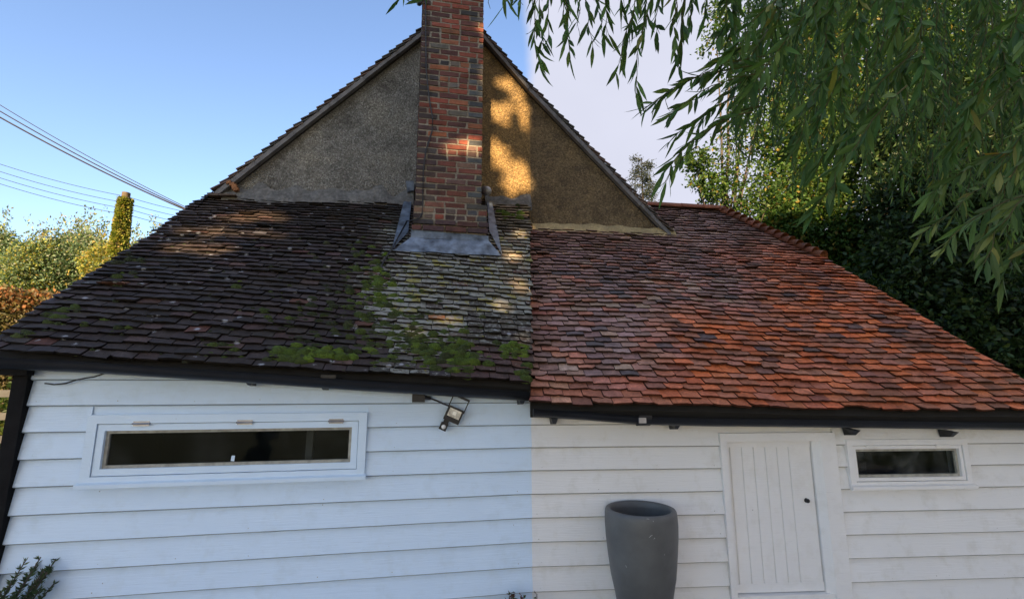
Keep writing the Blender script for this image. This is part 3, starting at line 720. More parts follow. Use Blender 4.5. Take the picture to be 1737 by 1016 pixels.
# ---- chimney
zc0 = L.px(760, 402, chB)[1]; zc1 = L.px(760, 345, chB)[1]; ztop = L.px(760, 0, chB)[1]+.75
sa0, sa1 = L.px(713, 80, chB)[0], L.px(821, 80, chB)[0]
zband0, zband1 = L.px(760, 389, chB)[1], L.px(760, 376, chB)[1]
mb = MB(); e = .012
back = BGL+.05
mb.box(L, ca0+e, ca1-e, chB+.006, back, zc0-.5, zc1); mb.box(L, sa0+e, sa1-e, chB+.008, back, zc1, ztop)
chim = build(mb, 'chimney', M['mortar'], bld); chim['label'] = 'tall weathered red brick chimney stack'
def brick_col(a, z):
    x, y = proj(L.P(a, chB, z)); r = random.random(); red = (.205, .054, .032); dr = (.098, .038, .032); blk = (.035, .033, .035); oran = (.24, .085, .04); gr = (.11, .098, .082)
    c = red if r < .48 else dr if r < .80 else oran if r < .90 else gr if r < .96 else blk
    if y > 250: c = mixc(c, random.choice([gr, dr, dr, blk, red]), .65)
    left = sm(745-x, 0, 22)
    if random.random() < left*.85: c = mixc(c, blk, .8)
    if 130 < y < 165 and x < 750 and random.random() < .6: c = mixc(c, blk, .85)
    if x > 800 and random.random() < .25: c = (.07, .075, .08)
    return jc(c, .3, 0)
def brick(a0, a1, b0, b1, z0, z1, c, jit=.003, tilt=0):
    mb = MB(); j = lambda: random.uniform(-jit, jit); ta = tilt
    P = L.P; vs = []
    for z in (z0, z1):
        for (a, b) in ((a0, b0), (a1, b0), (a1, b1), (a0, b1)): vs.append(P(a+j(), b+j()*.7, z+j()*.6))
    mb.hexa(vs, c); return mb
side = MB(); cz = zc0-.02; course = (L.px(766, 120, chB)[1]-L.px(766, 157, chB)[1])/4.0; k = 0
print('brick course', course)
while cz < ztop:
    bandc = zband0-.01 < cz+course/2 < zband1+.01
    wide = cz < zc1-.01
    A0, A1 = (ca0, ca1) if wide else (sa0, sa1); fb = chB - (.03 if bandc else 0)
    if bandc: A0 -= .012; A1 += .012
    st = (A1-A0)/3.28 if not wide else (A1-A0)/3.5
    hd = st/2; j = .021
    header_row = (wide and k % 2 == 0 and not bandc) or random.random() < .06
    xs = [A0]; off = hd if k % 2 else 0
    x = A0+ (hd*.97 if k % 2 else st)
    while x < A1-.03:
        xs.append(x); x += (hd if header_row else st)*random.uniform(.96, 1.04)
        if not header_row and random.random() < .12: x -= hd
    if A1-xs[-1] < .06 and len(xs) > 1: xs.pop()
    xs.append(A1)
    for i in range(len(xs)-1):
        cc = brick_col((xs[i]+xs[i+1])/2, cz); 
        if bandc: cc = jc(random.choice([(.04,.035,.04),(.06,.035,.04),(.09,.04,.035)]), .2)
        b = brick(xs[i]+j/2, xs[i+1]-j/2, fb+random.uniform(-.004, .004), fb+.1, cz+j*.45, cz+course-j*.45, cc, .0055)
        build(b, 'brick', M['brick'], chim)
    for sd in (0, 1):   # flank bricks, seen only from the side
        bb = chB+.112
        while bb < BGL-.02:
            ln = st if (k % 2) else st*.8; e_ = min(bb+ln, BGL+.02)
            q = brick(*( (A0, A0+.1) if sd == 0 else (A1-.1, A1)), bb+j/2, e_-j/2, cz+j*.45, cz+course-j*.45, brick_col(A0 if sd == 0 else A1, cz)); side.add(q.v, q.f, q.c[0]); bb += ln
    cz += course; k += 1
so_ = build(side, 'flank_bricks', M['brick'], chim); so_['kind'] = 'stuff'
mb = MB(); mb.box(L, sa0-.05, sa1+.05, chB-.05, back, ztop+.004, ztop+.09); build(mb, 'chimney_cap', M['mortar'], chim)
# lead flashing: apron, side soakers, small folded pieces
def onroof(x, y, h=.045): p, q = RL.px(x, y); return RL.P(p, q, h)
mb = MB()
def grid(mb, c00, c10, c11, c01, nu, nv, amp, nrm):
    i0 = len(mb.v)
    for j in range(nv+1):
        for i in range(nu+1):
            p = lerp(lerp(c00, c10, i/nu), lerp(c01, c11, i/nu), j/nv); p = p + nrm*amp*mnoise.noise(p*6); mb.v.append(tuple(p))
    for j in range(nv):
        for i in range(nu):
            a = i0+j*(nu+1)+i; mb.f.append((a, a+1, a+nu+2, a+nu+1)); mb.c.append(None)
tl, tr = L.P(ca0-.008, chB-.012, L.px(760, 393, chB)[1]), L.P(ca1+.008, chB-.012, L.px(760, 397, chB)[1])
ml, mr2 = L.P(ca0-.012, chB-.02, L.px(700, 404, chB)[1]), L.P(ca1+.012, chB-.02, L.px(826, 409, chB)[1])
bl, br = onroof(665, 431), onroof(850, 440)
grid(mb, bl, br, mr2, ml, 18, 8, .012, RL.N); grid(mb, ml, mr2, tr, tl, 18, 3, .006, -L.n)
fl = build(mb, 'lead_apron', M['lead'], chim, True)
mb = MB(); grid(mb, onroof(664, 431, .05), onroof(692, 400, .05), onroof(700, 325, .05), onroof(690, 326, .05), 4, 10, .008, RL.N)
build(mb, 'lead_soaker', M['lead'], chim, True)
mb = MB(); grid(mb, onroof(851, 440, .05), onroof(829, 400, .06), onroof(824, 340, .06), onroof(833, 345, .05), 4, 10, .008, RL.N)
build(mb, 'lead_soaker', M['lead'], chim, True)
def slabpx(pxs, b, d, m, parent, name):
    mb = MB(); f = [L.pt(x, y, b) for x, y in pxs]; mb.quadbox(f, [p+L.n*d for p in f]); return build(mb, name, m, parent)
slabpx([(688,307),(702,307),(702,323),(691,325)], BGL-.10, .07, M['lead'], chim, 'lead_fold'); slabpx([(695,324),(702,324),(700,342),(694,342)], BGL-.06, .04, M['lead'], chim, 'lead_strap')
mb = MB(); c = L.pt(826, 324, BGL-.2); mb.lathe(c+L.w*0, [(.0,.02),(.05,.015),(.062,.0),(.062,-.12)], 16, ax=(-L.n-Z*.45+L.w*.3).normalized(), X=L.w); build(mb, 'vent_cowl', M['steel'], chim, True)
mb = MB(); c = L.pt(711, 2, chB-.02); mb.tube([c, c+L.n*.05], .03, 12); mb.tube([c-L.n*.003, c+L.n*.02], .022, 12); build(mb, 'overflow_pipe', M['black'], chim)
# cable down the chimney and over the roof
cp = [L.pt(x, y, chB-.012) for x, y in ((722,-60),(722,30),(723,120),(726,150),(730,180),(734,200),(733,222),(722,258),(718,290),(717,345),(716,362))]
cp += [L.pt(711, 370, chB-.05), L.pt(700, 374, chB-.05), onroof(690, 384, .07), onroof(676, 410, .07), onroof(664, 434, .075), onroof(653, 447, .06), onroof(647, 458, .05), onroof(650, 466, .03)]
mb = MB(); mb.tube(cp, .008, 6); tag(build(mb, 'aerial_cable', M['wire']), 'thin black cable hanging down the brick chimney onto the lead flashing', 'cable')
mb = MB(); q = [onroof(693, 396, .06), onroof(692, 412, .065), onroof(684, 424, .06), onroof(668, 430, .055)]; mb.tube([L.pt(693,396,chB-.03)]+q[1:], .006, 6); build(mb, 'lead_seam', M['wire'], chim)
mb = MB(); q = [onroof(828, 410, .06), onroof(829, 424, .065), onroof(838, 432, .06), onroof(849, 439, .055)]; mb.tube(q, .006, 6); build(mb, 'lead_seam', M['wire'], chim)
# ---- moss cushions on the old slope
mossv, mossf, mossc = [], [], []
def cushion(P_, e, u, nrm, r, h, col):
    nseg, nring = 9, 3; i0 = len(mossv); ph = random.uniform(0, 99)
    mossv.append(tuple(P_+nrm*h))
    for k in range(1, nring+1):
        t = k/nring*math.pi/2
        for j in range(nseg):
            a = 2*math.pi*j/nseg; rr = r*math.sin(t)*(1+.35*mnoise.noise(V((math.cos(a)*1.5+ph, math.sin(a)*1.5, k*.4))))
            mossv.append(tuple(P_+e*rr*math.cos(a)*1.35+u*rr*math.sin(a)*.8+nrm*(h*math.cos(t)*(1+.3*random.uniform(-1,1))-.006)))
    for j in range(nseg): mossf.append((i0, i0+1+j, i0+1+(j+1) % nseg)); mossc.append(col)
    for k in range(nring-1):
        for j in range(nseg):
            a = i0+1+k*nseg; mossf.append((a+j, a+nseg+j, a+nseg+(j+1) % nseg, a+(j+1) % nseg)); mossc.append(col)
def mossat(x, y, r, bright):
    p, q = RL.px(x, y); i = round((q+.02)/GL); q = -.02+i*GL + random.choice([.012, .02, -.006, .03])
    lo, hi = bL(q)
    if not (lo+.03 < p < hi-.03) or q < -.02 or q > qtopL-.05 or skipL(p, q): return
    g = mixc((.020, .027, .008), (.09, .145, .012), bright); g = mixc(g, (.04, .043, .026), random.uniform(0, .5)*(1-bright))
    cushion(RL.P(p, q, .026), RL.e, RL.u, RL.N, r, r*random.uniform(.7, 1.15), jc(g, .35))
spots = [(100,545,55,9,28,.35),(190,556,30,6,8,.35),(120,530,35,6,10,.3),(40,575,40,4,10,.4),(230,447,38,9,22,.25),(220,470,22,5,8,.3),(215,490,18,4,5,.3),(545,605,55,9,40,.9),(500,612,25,5,10,.6),(375,603,26,6,12,.5),(490,608,20,5,8,.6),
 (620,480,45,40,60,.35),(660,560,60,50,110,.35),(720,590,70,35,90,.4),(610,440,20,30,25,.35),(590,560,40,40,50,.15),(690,520,60,40,50,.45),(875,605,28,8,26,.75),(760,600,50,30,40,.6),(770,620,35,8,12,.7),(640,515,25,60,30,.7),(850,368,25,5,8,.9),(880,350,30,8,10,.3),(560,470,60,60,40,.12),(520,560,90,50,50,.12),(455,545,4,2,2,.7),(405,490,3,2,1,.8),(890,636,12,6,5,.6)]
for (x, y, sx, sy, n, br_) in spots:
    for k in range(n): [mossat(random.gauss(x, sx*.6), random.gauss(y, sy*.6), random.uniform(.016, .048 if br_ > .5 else .040), cl(random.gauss(br_, .18))) for z_ in range(2 if br_ > .5 else 1) if br_ > .5 or random.random() < .62]
for k in range(260): mossat(random.uniform(10, 900), random.uniform(400, 640), random.uniform(.008, .022), random.uniform(0, .3))
big = MB(); big.v = mossv; big.f = mossf; big.c = mossc
mo = build(big, 'moss', M['moss'], roofLo, True); mo['kind'] = 'stuff'
#@@OBJECTS
# ================================================================== OBJECTS ON AND BY THE WALL
# ---- floodlight with motion sensor, hung askew on a bracket
fa, fz = L.px(770, 702, -.06)
fl_ = thing('floodlight', L.P(fa, -.03, fz), 'black square floodlight with motion sensor hanging askew on the white boards', 'floodlight')
ang = math.radians(-24); fx = L.w*math.cos(ang)+Z*math.sin(ang); fzv = Z*math.cos(ang)-L.w*math.sin(ang); fo = L.P(fa, -.075, fz)
def fbox(mb, x0, x1, y0, y1, z0, z1):
    mb.hexa([fo+fx*x+L.n*y+fzv*z for z in (z0, z1) for x, y in ((x0,y0),(x1,y0),(x1,y1),(x0,y1))])
mb = MB(); fbox(mb, -.062, .062, -.015, .03, -.062, .05); build(mb, 'body', M['black'], fl_)
mb = MB(); fbox(mb, -.048, .048, -.0185, -.0155, -.026, .036); build(mb, 'reflector', plain('foil_reflector', (.55,.55,.52), .3, metal=.6, var=.5, scale=30), fl_)
mb = MB(); fbox(mb, -.013, .013, -.021, -.019, -.006, .020); build(mb, 'light_chip', plain('pale_chip', (.75,.74,.66), .4), fl_)
mb = MB(); fbox(mb, -.068, -.060, -.01, .0, .03, .135); fbox(mb, .060, .068, -.01, .0, .03, .135); fbox(mb, -.068, .068, -.016, .006, .126, .143); build(mb, 'mounting_bracket', M['black'], fl_)
mb = MB(); fbox(mb, -.052, -.012, -.008, .01, -.09, -.062); fbox(mb, -.062, -.006, -.014, .02, -.142, -.085); sn = build(mb, 'sensor', M['black'], fl_)
mb = MB(); mb.lathe(fo+fx*-.034+fzv*-.115-L.n*.0145, [(0,.014),(.009,.012),(.015,.006),(.017,0)], 14, ax=-L.n, X=fx); build(mb, 'sensor_lens', plain('white_lens', (.75,.75,.73), .35), sn, True)
jx = thing('junction_box', L.P(*[L.px(716, 673, -.05)[0], -.05, L.px(716, 673, -.05)[1]]), 'small dark junction box fixed under the gutter beside the floodlight', 'junction box')
a_, z_ = L.px(714, 674, -.06); mb = MB(); mb.box(L, a_-.065, a_+.03, -.075, -.03, z_-.035, z_+.045); build(mb, 'box', M['black'], jx)
mb = MB(); mb.tube([L.P(a_+.03, -.055, z_), L.P(a_+.075, -.055, z_-.008)], [.016, .012], 10); build(mb, 'cable_gland', M['black'], jx)
mb = MB(); p0 = L.P(a_+.07, -.055, z_-.007); p1 = fo-fx*.06+fzv*.04; mb.tube([p0, lerp(p0,p1,.3)+Z*.002-L.n*.01, lerp(p0,p1,.7)-L.n*.012, p1], .0065, 8)
tag(build(mb, 'power_lead', M['wire']), 'short black lead running from junction box to floodlight', 'cable')
mb = MB(); mb.tube([L.pt(x, y, -.034) for x, y in ((76,650),(92,652),(112,650),(130,644),(146,641),(160,639),(178,633),(186,628))], .005, 6)
tag(build(mb, 'loose_wire', M['wire']), 'loose thin wire clipped to the top white board near the black corner post', 'wire')
# ---- tall planter
pc_px = (1087, 860); pb = -.30
pcen = R.pt(1086, 861, pb); rimz = pcen.z; rr_ = .262
pot = thing('planter', V((pcen.x, pcen.y, 0)), 'tall tapering grey planter standing empty against the white boards', 'planter')
k = rr_/.262; h = rimz
prof = [(0,.0),(.15,.0),(.162,.02),(.175,.12),(.20,.3),(.225,h-.45),(.243,h-.30),(.254,h-.18),(.257,h-.10),(.255,h-.04),(.252,h-.015),(.245,h-.003),(.237,h),(.222,h-.002),(.213,h-.012),(.211,h-.05),(.214,h-.10),(.214,h-.2),(.2,h-.42),(0,h-.43)]
mb = MB(); mb.lathe(V((pcen.x, pcen.y, 0)), prof, 56); build(mb, 'pot', M['potmat'], pot, True)
mb = MB(); n = 40; vs = []
mb.lathe(V((pcen.x, pcen.y, 0)), [(0,h-.3),(.12,h-.29),(.216,h-.305)], 30); build(mb, 'potting_soil', plain('dark_soil', (.02,.017,.014), .95), pot)
M['limescale'] = plain('dried_limescale', (.34, .34, .33), .8)
for (x, y, ln_, an) in ((1104, 909, .030, -35), (1110, 913, .016, -40), (1099, 880, .022, 5), (1108, 884, .012, 70), (1062, 960, .02, 60), (1127, 940, .014, 80)):
    d_ = ray(x, y).normalized(); o_ = EYE-V((pcen.x, pcen.y, 0)); best = None
    t_ = 2.2
    while t_ < 5:                     # march to the pot's surface of revolution
        q_ = EYE+d_*t_; rr3 = math.hypot(q_.x-pcen.x, q_.y-pcen.y); pr = None
        for (r0_, h0_), (r1_, h1_) in zip(prof[1:13], prof[2:14]):
            if min(h0_, h1_) <= q_.z <= max(h0_, h1_) and abs(h1_-h0_) > 1e-6: pr = lerp(r0_, r1_, (q_.z-h0_)/(h1_-h0_)); break
        if pr and rr3 <= pr: best = q_; break
        t_ += .002
    if best:
        nrm_ = V((best.x-pcen.x, best.y-pcen.y, 0)).normalized(); tg_ = nrm_.cross(Z); dd_ = (tg_*math.cos(math.radians(an))+Z*math.sin(math.radians(an))); mb = MB()
        mb.tube([best-dd_*ln_*.5+nrm_*.0005, best+nrm_*.0012+Z*.002, best+dd_*ln_*.5+nrm_*.0003], [.0008, .0022, .0006], 5); build(mb, 'scuff', M['limescale'], pot)
# ================================================================== FOLIAGE
def rot_basis(d):
    d = d/np.linalg.norm(d, axis=1, keepdims=True); r = rng.normal(size=d.shape); s_ = np.cross(d, r); s_ /= np.linalg.norm(s_, axis=1, keepdims=True)+1e-9
    return d, s_, np.cross(s_, d)
def leaves_np(c, d, ln, wd, fold=.25):
    """simple folded leaf: 2 triangles. returns v,f"""
    n = len(c); d, s_, nn = rot_basis(d); ln = np.broadcast_to(ln, n)[:, None]; wd = np.broadcast_to(wd, n)[:, None]
    mid = c+d*ln*.45
    v = np.stack([c, mid+s_*wd*.5+nn*wd*fold, c+d*ln, mid-s_*wd*.5+nn*wd*fold], 1).reshape(-1, 3)
    b = np.arange(n)[:, None]*4
    f = np.stack([b+[0,1,2], b+[0,2,3]], 1).reshape(-1, 3); return v, f
def cols(n, palette, w, k=.25):
    p = np.array(palette); i = rng.choice(len(p), n, p=np.array(w)/sum(w)); c = p[i]*rng.uniform(1-k, 1+k, (n, 1)); return np.concatenate([c, np.zeros((n, 1))], 1)
def crown(name, m, parent, blobs, per, ln, wd, palette, w, droop=.3, shell=.5, smooth=False):
    """blobs: list of (x,y,z,rx,ry,rz); leaves gathered in clusters near the blob surface"""
    C, D = [], []
    for (x, y, z, rx, ry, rz) in blobs:
        n = max(1, int(per)); ncl = max(4, n//14)
        u = rng.normal(size=(ncl, 3)); u /= np.linalg.norm(u, axis=1, keepdims=True); rad = rng.uniform(shell, 1.05, (ncl, 1))**.7
        cc = u*rad*np.array([rx, ry, rz])+np.array([x, y, z]); k = rng.integers(0, ncl, n)
        pos = cc[k]+rng.normal(size=(n, 3))*np.array([rx, ry, rz])*.16
        dd = u[k]*.8+rng.normal(size=(n, 3))*.7; dd[:, 2] -= droop; C.append(pos); D.append(dd)
    C = np.concatenate(C); D = np.concatenate(D); n = len(C)
    v, f = leaves_np(C, D, ln*rng.uniform(.7, 1.3, n), wd*rng.uniform(.7, 1.3, n))
    return npmesh(name, v, f, np.repeat(cols(n, palette, w), 2, axis=0), m, parent)
def limbs(mb, base, top, r0, r1, n=6, wig=.15):
    pts = []; rs = []
    for k in range(n+1):
        t = k/n; pts.append(lerp(base, top, t)+V((random.uniform(-wig, wig), random.uniform(-wig, wig), 0))*(t*(1-t)*3+.1*(k > 0))); rs.append(lerp(r0, r1, t))
    mb.tube(pts, rs, 8); return pts
def tree(name, label, loc, blobs, per, ln, wd, palette, w, trunk_h, r, m='leaf', cat='tree', group=None, twigs=True, droop=.3, shell=.45, nb=None):
    t = thing(name, V(loc), label, cat, group); loc = V(loc)
    mb = MB(); top = loc+V((0, 0, trunk_h)); limbs(mb, loc-Z*.05, top, r, r*.45)
    build(mb, 'trunk', M['bark'], t, True)
    bs = blobs if nb is None else blobs[:nb]
    for q in bs:
        mb = MB(); c = V(q[:3]); limbs(mb, loc+Z*trunk_h*random.uniform(.45, .95), c, r*.35, r*.06, 5, .12*max(q[3:])); build(mb, 'limb', M['bark'], t, True)
    o = crown('crown', M[m], t, blobs, per, ln, wd, palette, w, droop, shell); return t
def blob_px(x, y, Y, rpx, ry=None, sq=1.0):
    p = atY(x, y, Y); r = rpx*Y/F; return (p.x, p.y, p.z, r, ry or r, r*sq)
GREEN = [(.035,.060,.014),(.055,.085,.018),(.025,.045,.013),(.085,.105,.02),(.14,.11,.02)]
# ---- left background: bushes, autumn hedge, pole
AUT = [(.12,.19,.10),(.19,.26,.16),(.29,.31,.07),(.34,.27,.08),(.09,.15,.09),(.26,.28,.22)]
bushes = [
 ('tall olive green shrub tree at the end of the row beside the road', 15, [(-40,455,60),(15,465,45),(-10,425,35)], [4,4,1,.4,3,2]),
 ('shrub tree turning yellow in the middle beyond the beech hedge', 14, [(55,445,32),(45,470,40),(70,432,20)], [3,4,3,.8,2,1]),
 ('dark green dense shrub tree beside the yellowing one', 14.5, [(105,465,42),(120,445,32),(95,430,22)], [4,2,.5,.4,5,2]),
 ('wispy grey green shrub tree with thin upright top shoots', 15.5, [(145,450,34),(125,418,20),(150,420,22)], [3,4,1,1.2,3,3]),
 ('bright golden yellow maple beside the ivy covered pole', 14.2, [(178,440,24),(195,455,28),(165,450,22),(205,432,16)], [1,2,6,4,1,1]),
 ('thin leafy sapling just behind the mossy roof edge', 16, [(235,440,24),(250,425,16),(225,455,24)], [3,4,2,1,2,3])]
for lab, Y, bl_, w in bushes:
    b = [blob_px(x, y, Y, r) for x, y, r in bl_]; b += [(q[0], q[1]+.2, max(.8, q[2]-q[5]*1.5), q[3]*1.1, q[4], q[5]*1.2) for q in b]
    c = atY(bl_[0][0], 600, Y)
    t = tree('shrub_tree', lab, (c.x, c.y, 0), b, 5600, .085, .05, AUT, w, 2.2, .12, group='shrubs and trees in a row beyond the autumn hedge', droop=.0, shell=.3)
    # wispy shoots standing out of the top
    C, D = [], []
    for k in range(16):
        bb = random.choice(b[:len(bl_)]); p0 = np.array([bb[0]+random.uniform(-.8,.8)*bb[3], bb[1], bb[2]+bb[5]*.7]); d = np.array([random.uniform(-.3,.3), 0, 1.]); ll = random.uniform(.4, 1.1)
        for s_ in np.linspace(0, ll, 26): C.append(p0+d*s_+rng.normal(size=3)*.05); D.append(d+rng.normal(size=3)*.8)
    C, D = np.array(C), np.array(D); v_, f_ = leaves_np(C, D, .10, .055); o = npmesh('top_shoots', v_, f_, np.repeat(cols(len(C), AUT, [2,4,1,1,2,4]), 2, axis=0), M['leaf'], t); o['kind'] = 'stuff'
# clipped beech hedge, russet on top
he = thing('beech_hedge', V((-9.6, 7.9, 0)), 'clipped russet brown beech hedge beyond the left corner', 'hedge')
n = 15000; A = atY(-160, 478, 8.6); B = atY(118, 508, 9.6)
t_ = rng.uniform(0, 1, n); hh = lerp(A.z, B.z, 0)+(B.z-A.z)*t_; dep = rng.uniform(0, 1.4, n)
zz = hh*np.sqrt(rng.uniform(.02, 1, n)); onTop = rng.uniform(size=n) < .35; zz = np.where(onTop, hh+rng.normal(0, .05, n), zz); dep = np.where(onTop, dep, rng.normal(0, .07, n))
C = np.stack([A.x+(B.x-A.x)*t_, A.y+(B.y-A.y)*t_+dep, zz], 1); D = rng.normal(size=(n, 3))+np.array([0, -.4, .3])
v_, f_ = leaves_np(C, D, .09*rng.uniform(.7,1.3,n), .055); w_ = cols(n, [(.22,.10,.05),(.28,.14,.06),(.13,.11,.045),(.10,.085,.05),(.18,.15,.085)], [2,2,2,2,2])
w2_ = cols(n, [(.07,.075,.03),(.12,.10,.05),(.16,.13,.08)], [2,2,1]); pick = (zz < hh*.9)[:, None]; npmesh('foliage', v_, f_, np.repeat(np.where(pick, w2_, w_), 2, axis=0), M['leaf'], he)
mb = MB(); mb.quadbox([V((A.x, A.y+.15, 0)), V((B.x, B.y+.15, 0)), V((B.x, B.y+.15, B.z-.15)), V((A.x, A.y+.15, A.z-.15))], [V((A.x, A.y+1.2, 0)), V((B.x, B.y+1.2, 0)), V((B.x, B.y+1.2, B.z-.15)), V((A.x, A.y+1.2, A.z-.15))]); build(mb, 'woody_core', M['bark'], he)
# utility pole under ivy
PY = 14.0; pt_ = atY(214, 330, PY); pole = thing('utility_pole', V((pt_.x, pt_.y, 0)), 'timber utility pole half smothered in sunlit ivy', 'pole')
mb = MB(); mb.tube([V((pt_.x, pt_.y, -.1)), V((pt_.x, pt_.y, pt_.z+.05))], [.15, .11], 12); build(mb, 'post', M['pole'], pole, True)
for k, yy in enumerate((337, 347, 357, 366)):
    z_ = atY(214, yy, PY).z; mb = MB(); mb.tube([V((pt_.x-.16, pt_.y-.06, z_)), V((pt_.x+.16, pt_.y-.06, z_))], .014, 6)
    for s_ in (-1, 1): mb.lathe(V((pt_.x+.15*s_, pt_.y-.06, z_-.03)), [(0,0),(.02,0),(.026,.03),(.016,.04),(.022,.055),(0,.07)], 8)
    build(mb, 'insulator', M['knob'], pole)
n = 7500; t_ = rng.uniform(0, 1, n)**.62; zt = pt_.z; zz = t_*(zt-.25)+.1; rad = (.12+.42*(1-t_)**1.5)*rng.uniform(.75, 1.25, n); a = rng.uniform(0, 2*math.pi, n)
C = np.stack([pt_.x+np.cos(a)*rad, pt_.y+np.sin(a)*rad, zz], 1); D = np.stack([np.cos(a), np.sin(a), rng.normal(0, .6, n)-.3], 1)+rng.normal(size=(n, 3))*.3
v_, f_ = leaves_np(C, D, .10, .08); npmesh('ivy', v_, f_, np.repeat(cols(n, [(.18,.22,.04),(.28,.27,.06),(.11,.15,.04),(.34,.27,.10)], [3,3,3,1]), 2, axis=0), M['leaf'], pole)
def cat(A, B, sag, r, lab, cat_='overhead cable', grp=None):
    mb = MB(); pts = [lerp(A, B, k/20)-Z*sag*4*(k/20)*(1-k/20) for k in range(21)]; mb.tube(pts, r, 5); o = tag(build(mb, 'overhead_cable', M['wire']), lab, cat_, grp); return o
for i, (y0, y1) in enumerate(((275, 333), (288, 344), (299, 354), (309, 364))):
    B_ = atY(207, y1, PY)+V((0, -.06, 0)); A_ = atY(-60, y0-17, 12.5)
    cat(A_, B_, .10, .008, ('topmost', 'second highest', 'second lowest', 'lowest')[i]+' of four thin wires strung to the ivy covered pole over the hedge', grp='wires strung to the utility pole')
for i, (y0, y1) in enumerate(((336, 362), (347, 372), (356, 382), (366, 390))):
    A_ = atY(221, y0, PY)+V((0, -.06, 0)); B_ = atY(330, y1, 17)
    cat(A_, B_, .04, .008, ('topmost', 'second highest', 'second lowest', 'lowest')[i]+' of four thin wires leaving the ivy covered pole behind the roof', grp='wires leaving the utility pole behind the roof')
for lab, y0, y1, xe, r in (('thick black overhead cable sloping down to the roof edge', 195, 358, 326, .016), ('medium black overhead cable just above the thick one', 183, 357, 327, .012), ('thinnest overhead wire, highest of the three sloping to the roof edge', 171, 357, 331, .008)):
    cat(atY(-60, y0-30, 9.0), atY(xe+14, y1+9, 9.8), .10, r, lab)
# post and rail fence seen past the corner
fp = [atY(-60, 760, 6.4), atY(45, 700, 7.6)]
fe = thing('rail_fence', V((fp[0].x, fp[0].y, 0)), 'silvered timber post and rail fence beyond the black corner post', 'fence')
fA, fB = V((fp[0].x-1, fp[0].y-.5, 0)), V((fp[1].x+1.2, fp[1].y+.9, 0)); fd = (fB-fA).normalized(); fn = V((-fd.y, fd.x, 0))
for zc in (1.62, 1.30, .98, .62, .3):
    mb = MB(); mb.quadbox([fA+Z*(zc-.05)-fn*.02, fB+Z*(zc-.05)-fn*.02, fB+Z*(zc+.05)-fn*.02, fA+Z*(zc+.05)-fn*.02], [fA+Z*(zc-.05)+fn*.02, fB+Z*(zc-.05)+fn*.02, fB+Z*(zc+.05)+fn*.02, fA+Z*(zc+.05)+fn*.02]); build(mb, 'rail', M['fencewood'], fe)
for k in range(4):
    p = lerp(fA, fB, (k+.15)/3.6); mb = MB(); mb.quadbox([p+fd*s_*.06+fn*.021+Z*z_ for s_, z_ in ((-1,-.05),(1,-.05),(1,1.72),(-1,1.72))], [p+fd*s_*.06+fn*.12+Z*z_ for s_, z_ in ((-1,-.05),(1,-.05),(1,1.72),(-1,1.72))]); build(mb, 'post', M['fencewood'], fe)
mb = MB(); p = lerp(fA, fB, .62); mb.tube([p+Z*.35-fn*.05, p+fd*.9+Z*1.1-fn*.05], .045, 6); build(mb, 'brace', M['fencewood'], fe)
# low green hedge behind the fence
lh = thing('low_hedge', V((-9.0, 8.3, 0)), 'low green hedge behind the rail fence', 'hedge')
crown('foliage', M['leaf'], lh, [(x, 8.2+.22*(x+9), .95, .7, .5, .95) for x in (-9.8,-8.9,-8.0,-7.2,-6.4)], 1500, .09, .05, GREEN, [3,3,2,1,.3])
# rosemary bush at the corner, bottom left
rc = L.pt(0, 985, -.12); ro_ = thing('rosemary_bush', V((rc.x, rc.y, 0)), 'needle leaved green bush at the foot of the black corner post', 'bush')
C, D, S = [], [], MB()
for k in range(60):
    a = random.uniform(0, 6.28); r = random.uniform(0, .16); p = V((rc.x-.08+r*math.cos(a), rc.y-.02+r*math.sin(a), .05)); hgt = rc.z*random.uniform(.75, 1.16); lean = V((math.cos(a)*.22, math.sin(a)*.15, 0)); pts = []
    for j in range(8): pts.append(p+lean*(j/7)**1.5+Z*hgt*j/7)
    S.tube(pts, [.004]*8, 4, cap=False)
    for j in range(90):
        t = random.uniform(.2, 1); i = min(6, int(t*7)); q = lerp(pts[i], pts[i+1], t*7-i); C.append(q); D.append(V((random.gauss(0,1), random.gauss(0,1), .9)))
build(S, 'stems', M['bark'], ro_); v_, f_ = leaves_np(np.array(C), np.array(D), .036, .011); npmesh('foliage', v_, f_, np.repeat(cols(len(C), [(.06,.10,.045),(.09,.13,.06),(.04,.07,.035)], [1,1,1]), 2, axis=0), M['leaf'], ro_)
# low plant with russet leaves by the joint of the wall
rc = L.pt(872, 1012, -.2); rp_ = thing('low_plant', V((rc.x, rc.y, 0)), 'low plant with russet leaf tips at the foot of the white boards', 'plant')
C, D, S = [], [], MB()
for k in range(26):
    a = random.uniform(0, 6.28); p = V((rc.x+random.uniform(-.12,.14), rc.y+random.uniform(-.05,.05), 0)); tp = p+V((random.uniform(-.06,.06), random.uniform(-.05,.05), rc.z*random.uniform(.7, 1.08)))
    S.tube([p, lerp(p,tp,.5)+V((.02,0,0)), tp], .003, 4)
    for j in range(9): t = random.uniform(.3, 1); C.append(lerp(p, tp, t)); D.append(V((random.gauss(0,1), random.gauss(0,1), .4)))
build(S, 'stems', M['bark'], rp_); v_, f_ = leaves_np(np.array(C), np.array(D), .04, .022); npmesh('foliage', v_, f_, np.repeat(cols(len(C), [(.14,.035,.03),(.06,.03,.025),(.05,.07,.02)], [2,2,1]), 2, axis=0), M['leaf'], rp_)
